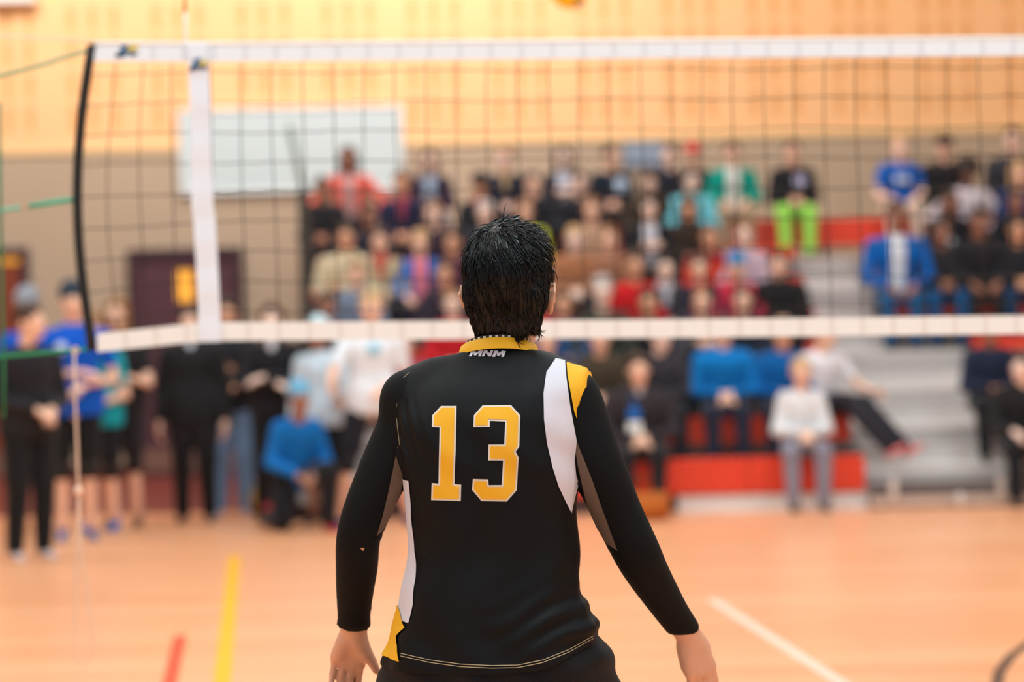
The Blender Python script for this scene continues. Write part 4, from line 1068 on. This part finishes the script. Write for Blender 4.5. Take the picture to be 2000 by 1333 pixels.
# fine gathers at the left wrist and inner elbow
X, Y, Z = w.ax[0][:, None, None], w.ax[1][None, :, None], w.ax[2][None, None, :]
wl = np.exp(-((Z - zz(1212)) / .022)**2) * (X < -.15)
w.f = (w.f - .0022 * wl * np.sin(Z * 560 + 1.2 * np.sin(X * 60)) - .003 * np.exp(-((Z - zz(1235)) / .012)**2) * (X < -.15)).astype(np.float32)
cr = np.exp(-((Z - zz(1045)) / .02)**2) * (X < -.15) * np.exp(-((X - H(740, 1045).x) / .02)**2)
w.f = (w.f - .0025 * cr * np.sin(Z * 700)).astype(np.float32)
v.f = smin(v.f, w.f, .02).astype(np.float32)
v.cut((0, 0, zz(1262)), (0, 0, -1))
def cutlocal(v, p, n, xs):                 # cut only on one side of the body
    X = v.ax[0][:, None, None]; Y = v.ax[1][None, :, None]; Z = v.ax[2][None, None, :]
    d = (X - p[0]) * n[0] + (Y - p[1]) * n[1] + (Z - p[2]) * n[2]
    sel = (X < xs[1]) & (X > xs[0]) & (Z < zz(1100))
    v.f = np.where(sel, np.maximum(v.f, d), v.f).astype(np.float32)
cl, cr_ = H(691, 1226, .18), H(1343, 1240, .135)
nl_ = Vector((-.16, .25, -.95)).normalized(); nr_ = Vector((.58, .25, -.92)).normalized()
cutlocal(v, cl, nl_, (-1, -.12)); cutlocal(v, cr_, nr_, (.24, 1))
sV, sQ = v.mesh(1)
shirt = mk('compression_shirt', sV, sQ, sleeve_m, None, True, HR)
bpy.context.view_layer.update()
def bvh(V, Q): return BVHTree.FromPolygons([Vector(p) for p in V], [tuple(map(int, f)) for f in Q])
tsh = bvh(sV, sQ)

# jersey
JH = .0048
v = Vox((-.27, -.24, .76), (.27, .26, 1.5), JH)
torso_f(v, .003, True)
# shoulder caps reach over the upper arm
w = Vox((-.27, -.24, .76), (.27, .26, 1.5), JH)
w.cone(H(1060, 742, .0), H(1119, 768, -.01), .052, .0575, .01); w.cone(H(860, 745, .04), H(806, 775, .03), .052, .058, .01)
X, Y, Z = w.ax[0][:, None, None], w.ax[1][None, :, None], w.ax[2][None, None, :]
U = (X - H(958, 760).x) * lx.x + Y * lx.y
w.f = np.maximum(w.f, U - .192).astype(np.float32); w.f = np.maximum(w.f, -U - .181).astype(np.float32)
w.f = np.maximum(w.f, (zz(845) - Z)).astype(np.float32)
v.f = smin(v.f, w.f, .022).astype(np.float32)
# hem: dips at the back, higher at the right hip; neck opening
hemd = zz(1300) - Z + .07 * (1 / (1 + np.exp(-(X - .135) / .03))) * .75 
v.f = np.maximum(v.f, hemd).astype(np.float32)
nk = H(971, 698, .040)
v.cut(nk, (0.0, .32, 1.0))
jV, jQ = v.mesh(1)
# leave out the flat closing caps of hem and neck: the jersey is an open garment with thickness
fc = jV[jQ].mean(1); e1 = jV[jQ[:, 2]] - jV[jQ[:, 0]]; e2 = jV[jQ[:, 3]] - jV[jQ[:, 1]]; fn = np.cross(e1, e2); fn /= np.linalg.norm(fn, axis=1)[:, None] + 1e-9
keep = ~((fn[:, 2] < -.72) & (fc[:, 2] < zz(1210)))
jQk = jQ[keep]
jersey = mk('jersey', jV, jQk, black, None, True, HR)
tj = bvh(jV, jQ)

def hitcam(px, py, tree=None, off=.0011):
    o = CAM - HL; d = ray(px, py).normalized(); r = (tree or tj).ray_cast(o, d)
    if r[0] is None: return None
    n = r[1] if r[1].dot(d) < 0 else -r[1]
    return r[0] + n * off
def tri(poly, step):                       # dense triangulation of a closed outline
    n = len(poly); pts = []
    for i in range(n):
        a, b = Vector(poly[i]), Vector(poly[(i + 1) % n]); m_ = max(1, int((b - a).length / step))
        for k in range(m_): pts.append(a.lerp(b, k / m_))
    nb = len(pts); ed = [(i, (i + 1) % nb) for i in range(nb)]
    xs = [p[0] for p in pts]; ys = [p[1] for p in pts]
    def inside(x, y):
        c = False
        for i in range(nb):
            x1, y1 = pts[i]; x2, y2 = pts[(i - 1) % nb]
            if (y1 > y) != (y2 > y) and x < (x2 - x1) * (y - y1) / (y2 - y1) + x1: c = not c
        return c
    y = min(ys) + step / 2
    while y < max(ys):
        x = min(xs) + step / 2
        while x < max(xs):
            if inside(x, y) and min((x - p[0])**2 + (y - p[1])**2 for p in pts) > (step * .45)**2: pts.append(Vector((x, y)))
            x += step
        y += step
    r = delaunay_2d_cdt([Vector(p) for p in pts], ed, [], 0, 1e-5)
    vo, fo = r[0], r[2]
    F = [f for f in fo if inside(sum(vo[i][0] for i in f) / len(f), sum(vo[i][1] for i in f) / len(f))]
    return vo, F
def decal(name, poly, m_, parent, off=.0011, step=9, tree=None, smoothpoly=0):
    poly = [Vector(p) for p in poly]
    for _ in range(smoothpoly):
        poly = [x for i in range(len(poly)) for x in (poly[i].lerp(poly[(i + 1) % len(poly)], .25), poly[i].lerp(poly[(i + 1) % len(poly)], .75))]
    vo, F = tri(poly, step)
    hv = [hitcam(p[0], p[1], tree, off) for p in vo]
    ok = [i for i, h_ in enumerate(hv) if h_ is not None]; mp = {i: k for k, i in enumerate(ok)}
    F = [[mp[i] for i in f][::-1] for f in F if all(i in mp for i in f)]
    # drop triangles stretched across a gap
    V = [hv[i] for i in ok]
    F = [f for f in F if max((V[f[0]] - V[f[1]]).length, (V[f[1]] - V[f[2]]).length, (V[f[2]] - V[f[0]]).length) < .06]
    o = mk(name, V, F, m_, None, True, parent); return o
# block digits with a pale outline
ONE = [(862, 794), (892, 794), (890, 884), (888, 946), (901, 947), (900, 979), (843, 977), (844, 944), (857, 945), (859, 836), (844, 835), (845, 812)]
THREE = [(943, 793), (998, 792), (1016, 812), (1014, 873), (1007, 883), (1013, 894), (1009, 958), (990, 980), (941, 979), (922, 957), (924, 936), (954, 937), (955, 948), (980, 948), (983, 900), (954, 900), (955, 869), (985, 869), (987, 824), (957, 823), (957, 835), (925, 835), (926, 812)]
def inset(poly, d):
    out = []; n = len(poly)
    area_ = sum(poly[i][0] * poly[(i + 1) % n][1] - poly[(i + 1) % n][0] * poly[i][1] for i in range(n)); sg = 1 if area_ > 0 else -1
    for i in range(n):
        a, b, c = Vector(poly[i - 1]), Vector(poly[i]), Vector(poly[(i + 1) % n])
        e1, e2 = (b - a).normalized(), (c - b).normalized(); n1, n2 = Vector((-e1.y, e1.x)) * sg, Vector((-e2.y, e2.x)) * sg
        k = (n1 + n2); k = k / max(.3, k.length_squared / 2) ; out.append(b + k * d)
    return out
dig_w = mat('print_white', (244, 226, 208), .5, .03); dig_g = mat('print_gold', (255, 184, 34), .5, .03)
for nm, pl in (('digit_one', ONE), ('digit_three', THREE)):
    o = decal(nm + '_outline', pl, dig_w, jersey, .0016, 5); o = decal(nm, inset(pl, 3.6), dig_g, jersey, .0026, 5)
# the small white lettering MNM under the collar
def LT(x, y): return (917 + x * .98 - (y - 684) * .0, y)
let = [[(916, 697), (921, 688), (918, 688), (919, 685), (929, 685), (930, 690), (937, 685), (944, 685), (939, 697), (934, 697), (937, 690), (930, 695), (926, 695), (925, 689), (921, 697)],
       [(941, 697), (946, 685), (951, 685), (956, 691), (959, 685), (964, 685), (959, 697), (954, 697), (949, 690), (946, 697)],
       [(961, 698), (966, 686), (973, 686), (974, 691), (981, 686), (988, 687), (984, 698), (979, 698), (981, 692), (975, 696), (971, 696), (970, 690), (967, 698)]]
for pl in let: decal('letter', pl, mat('print_white', (236, 232, 240), .5, .03), jersey, .0012, 4)
# side panels
decal('white_side_panel', [(1085, 701), (1103, 705), (1106, 740), (1112, 790), (1119, 830), (1125, 862), (1121, 900), (1124, 930), (1129, 945), (1121, 975), (1115, 1003), (1106, 985), (1090, 950), (1078, 912), (1068, 868), (1062, 820), (1061, 770), (1067, 728)], white, jersey, .0018, 5)
decal('gold_shoulder_panel', [(1106, 709), (1130, 716), (1150, 722), (1156, 742), (1140, 760), (1131, 785), (1126, 822), (1120, 806), (1113, 765), (1108, 735)], gold, jersey, .0024, 5)
# left-hand panels run round the flank: laid out as angle round the torso (degrees from straight back) and height
def tcen(z): return Vector((float(cspl(z, scx)), float(cspl(z, sdy)), z))
def radial(name, poly, m_, off=.0012, step=.03):
    ps = []
    for e in poly:
        if e[0] == 'p':
            h_ = hitcam(e[1], e[2], None, 0)
            if h_ is None: print('MISS', e); continue
            c = tcen(h_.z); ps.append((math.degrees(math.atan2(-(h_.x - c.x), -(h_.y - c.y))) * .01, h_.z))
        else: ps.append((e[0] * .01, zz(e[1])))
    vo, F = tri(ps, step)
    V = []
    for p in vo:
        th = R(p[0] * 100); z = p[1]; c = tcen(z); d = Vector((-math.sin(th), -math.cos(th), 0))
        r = tj.ray_cast(c + d * .5, -d); V.append((r[0] + d * off) if r[0] else c + d * .15)
    mk(name, V, F, m_, None, True, jersey)
radial('white_flank_panel', [('p', 799, 940), (100, 930), (125, 940), (128, 1060), (118, 1150), (95, 1205), ('p', 799, 1217), ('p', 808, 1180), ('p', 813, 1130), ('p', 811, 1080), ('p', 804, 1010)], white, .0018, .006)
radial('gold_flank_panel', [('p', 781, 1186), (100, 1182), (112, 1230), (112, 1279), ('p', 772, 1290), ('p', 783, 1293), ('p', 779, 1262), ('p', 777, 1243), ('p', 794, 1226), ('p', 787, 1208)], gold, .0042, .006)
# collar band
q = MB(); N_ = 40; V = []
cc = H(974, 690, .040)
for k in range(N_):
    a = 2 * math.pi * k / N_
    d = Vector((math.cos(a) * .0765, math.sin(a) * .074, 0))
    rim = cc + d * 1.0 + Vector((0, 0, .011 - .30 * d.y)); base = cc + d * 1.07 + Vector((0, 0, -.011 - .29 * d.y))
    V += [base + d * .04, rim + d * .03 + Vector((0, 0, -.001)), rim, rim - d * .06 + Vector((0, 0, -.002)), base - d * .05]
F = [(k * 5 + j, ((k + 1) % N_) * 5 + j, ((k + 1) % N_) * 5 + j + 1, k * 5 + j + 1) for k in range(N_) for j in range(4)]
q.add(V, F); q.build('collar', gold, jersey, True)
# printed inner neck tape: dark band with small pale marks
q = MB()
for k in range(26):
    a = math.pi * (1.14 + .72 * k / 26); a2 = math.pi * (1.14 + .72 * (k + 1) / 26)
    def pp(a, z): d = Vector((math.cos(a) * .0725, math.sin(a) * .070, 0)); return cc + d + Vector((0, 0, -.30 * d.y + z))
    q.add([pp(a, .008), pp(a2, .008), pp(a2, .017), pp(a, .017)], [(0, 1, 2, 3)], 0)
    if k % 2 == 0:
        def pq(a, z): d = Vector((math.cos(a) * .0732, math.sin(a) * .0707, 0)); return cc + d + Vector((0, 0, -.30 * d.y + z))
        q.add([pq(a + .01, .0115), pq(a2, .0115), pq(a2, .0155), pq(a + .01, .0155)], [(0, 1, 2, 3)], 1)
q.build('neck_tape', [mat('tape_dark', (40, 34, 34), .6, .05), mat('print_white', (232, 220, 210), .5, .03)], jersey)
# hem stitching and armhole stitching: thin pale threads on the jersey
thr = mat('thread', (196, 172, 132), .6, .1)
def stitch(name, pts, tree=None, r=.0007):
    pts = [Vector(p) for p in pts]; P2 = []
    for a, b in zip(pts, pts[1:]):
        m_ = max(2, int((b - a).length / 6))
        P2 += [a.lerp(b, k / m_) for k in range(m_)]
    P2.append(pts[-1]); hv = [hitcam(p.x, p.y, tree, .0006) for p in P2]; runs = []; cur = []
    for h_ in hv:
        if h_ is not None and (not cur or (h_ - cur[-1]).length < .04): cur.append(h_)
        else:
            if len(cur) > 2: runs.append(cur)
            cur = [h_] if h_ is not None else []
    if len(cur) > 2: runs.append(cur)
    q = MB()
    for c_ in runs: q.tube(c_, r, 4)
    if runs: q.build(name, thr, jersey)
hem = [(783, 1277), (840, 1290), (900, 1298), (960, 1301), (1010, 1300), (1060, 1290), (1110, 1270), (1158, 1243)]
stitch('hem_stitching', hem); stitch('hem_stitching', [(a, b + 5) for a, b in hem])
stitch('armhole_stitching', [(800, 728), (784, 742), (776, 775), (775, 820), (781, 870)], None, .0006)
# mesh gussets on the sleeves
decal('mesh_gusset', [(786, 862), (790, 905), (782, 962), (764, 1005), (748, 1034), (734, 1048), (746, 1010), (758, 960), (770, 905), (777, 872)], meshm, shirt, .0018, 5, tsh)
decal('mesh_gusset', [(1120, 850), (1128, 905), (1148, 990), (1166, 1030), (1186, 1062), (1207, 1076), (1196, 1046), (1176, 992), (1158, 940), (1140, 895), (1126, 862)], meshm, shirt, .0018, 5, tsh)
decal('small_mark', [(703, 1070), (712, 1070), (709, 1077)], mat('print_white', (200, 150, 110), .5, .03), shirt, .001, 4, tsh)

# shorts: waist under the jersey, wide legs
v = Vox((-.52, -.32, .42), (.54, .5, .95), .0075)
v.ell(hipc + Vector((0, .0, .0)), (.195, .160, .15), k=0)
for i in (0, 1):
    v.cone(HIP[i] + Vector((0, 0, -.0)), HIP[i].lerp(KN[i], .86), .122, .104, .04)
    dd = (KN[i] - HIP[i]).normalized(); e_ = HIP[i].lerp(KN[i], .84)
    X, Y, Z = v.ax[0][:, None, None], v.ax[1][None, :, None], v.ax[2][None, None, :]
    d = (X - e_.x) * dd.x + (Y - e_.y) * dd.y + (Z - e_.z) * dd.z
    sel = (X < -.1) if i == 0 else (X > .1)
    v.f = np.where(sel, np.maximum(v.f, d), v.f).astype(np.float32)
v.cut((0, 0, hipc.z + .105), (0, 0, 1))
X, Y, Z = v.ax[0][:, None, None], v.ax[1][None, :, None], v.ax[2][None, None, :]
v.f = (v.f - .005 * np.sin(X * 48 + Z * 40) * np.sin(Z * 30 + X * 11)
       - .014 * np.exp(-((Z - zz(1285)) / .028)**2) * np.exp(-((X - H(1180, 1285).x) / .045)**2)).astype(np.float32)
a_, b_ = v.mesh(1); mk('shorts', a_, b_, shortm, None, True, HR)
for i in (0, 1):                            # shoes, knee pads and socks (below the frame)
    M = np.array(Matrix.Rotation(math.pi + (R(12) if i == 0 else R(-12)), 3, 'Z')) * 1.18
    mk('shoe', SHOEV @ M.T + np.array(AN[i]) + np.array((0, 0, .012)), SHOEQ, mat('shoe_material', (230, 228, 226), .5, .05), None, True, HR)
    q = MB(); a, k_ = KN[i], AN[i]; q.tube([a.lerp(k_, .62), a.lerp(k_, .8), a.lerp(k_, .95)], [.058, .050, .044], 16); q.build('sock', mat('sock', (230, 228, 226), .9, .05), HR, True)

# hair: a sculpted cap plus several thousand locks combed down from the crown
hairm = mat('hair_black', (12, 11, 12), .36, .15, 60, .32)
v = Vox(HC - Vector((.16, .18, .2)), HC + Vector((.16, .18, .17)), .0052)
v.ell(hd(0, .022, .046), (.0875, .103, .092), MHn, k=0)
v.ell(hd(-.006, -.006, .098), (.066, .076, .036), MHn, k=.03)
for sx in (-1, 1): v.cone(hd(sx * .040, .052, -.01), hd(sx * .024, .044, -.100), .042, .035, .03)
v.ell(hd(0, -.105, -.03), (.075, .075, .09), MHn, k=.012, op=-1)
for sx in (-1, 1): v.ell(hd(sx * .098, -.002, -.042), (.022, .030, .046), MHn, k=.01, op=-1)
X, Y, Z = v.ax[0][:, None, None], v.ax[1][None, :, None], v.ax[2][None, None, :]
pn = H(990, 656, 0)
v.f = np.maximum(v.f, (pn.z + .006 * np.sin(X * 90) + .25 * (Y - .0) * 0 - Z)).astype(np.float32)
v.f = (v.f - .0022 * np.sin(np.arctan2(Y - HC.y, X - HC.x) * 26 + Z * 22)).astype(np.float32)
hV, hQ = v.mesh(1)
hair = mk('hair', hV, hQ, hairm, None, True, HR)
th_ = bvh(hV, hQ)
crown = hd(.016, .040, .135)
q = MB(); rs = random.Random(3)
tri_c = hV[hQ].mean(1); nn_ = np.cross(hV[hQ[:, 1]] - hV[hQ[:, 0]], hV[hQ[:, 2]] - hV[hQ[:, 0]]); nn_ /= np.linalg.norm(nn_, axis=1)[:, None] + 1e-9
cnt = 0; order = list(range(len(tri_c))); rs.shuffle(order)
for idx in order:
    if cnt >= 4200: break
    p = Vector(tri_c[idx]); n = Vector(nn_[idx]); lp = MHd.transposed() @ (p - HC)
    if lp.z < -.10 or (lp.y < -.06 and lp.z < .03): continue
    top = lp.z > .075; front = lp.y < .02 and lp.z > .05
    d = (p - crown); d = d - n * d.dot(n)
    if d.length < 1e-4: continue
    d.normalize()
    swirl = n.cross(d) * (.35 if top else .12)
    g = Vector((0, 0, -1)); g = g - n * g.dot(n)
    d = (d + swirl + g * (.2 if top else .8) + Vector((rs.gauss(0, .16), rs.gauss(0, .16), rs.gauss(0, .10)))).normalized()
    L_ = rs.uniform(.026, .048) * (1.0 if lp.z > -.03 else .55); lift = rs.uniform(.05, .16) * (1.1 if (top or front) else .7) * (.5 if lp.z < -.02 else 1)
    pts = [p - n * .003]
    K_ = 5; cur = p.copy(); dd = (d + n * lift).normalized()
    cl_ = math.sin(lp.x * 85 + 2) * math.cos(lp.y * 60)
    for k in range(K_):
        cur = cur + dd * (L_ / K_); pts.append(cur.copy())
        r_ = th_.find_nearest(cur)
        nv_ = r_[1]
        if (cur - r_[0]).dot(nv_) < .0015 + .001 * k * 0: cur = r_[0] + nv_ * .0018
        dd = (dd - nv_ * (.16 if (top or front) else .22) + Vector((0, 0, -.06)) + n.cross(d) * .05 * cl_).normalized()
    q.tube(pts, [.0011, .0013, .0012, .001, .0007, .0003], 3, cap=False); cnt += 1
lk = q.build('hair_locks', hairm, hair, True)

# larger tousled locks on top, swept up and to the right
q = MB(); rs = random.Random(11)
for i in range(46):
    a = rs.uniform(-1, 1); bq = rs.uniform(-.06, .05)
    r_ = th_.find_nearest(hd(a * .062, bq, .17)); p = r_[0]; n = r_[1]
    d = Vector((.75 + .3 * a, .25 + rs.uniform(-.3, .3), 0)); d = (d - n * d.dot(n)).normalized()
    L_ = rs.uniform(.024, .038); cur = p - n * .006; dd = (n * .45 + d * .95).normalized(); pts = [cur.copy()]
    for k in range(6):
        cur = cur + dd * L_ / 6; pts.append(cur.copy()); dd = (dd + d * .22 - n * .22).normalized()
    w_ = rs.uniform(.0042, .0066)
    q.tube(pts, [w_, w_, w_ * .95, w_ * .8, w_ * .6, w_ * .35, w_ * .1], 7, cap=False, flat=.55)
q.build('hair_quiff', hairm, hair, True)
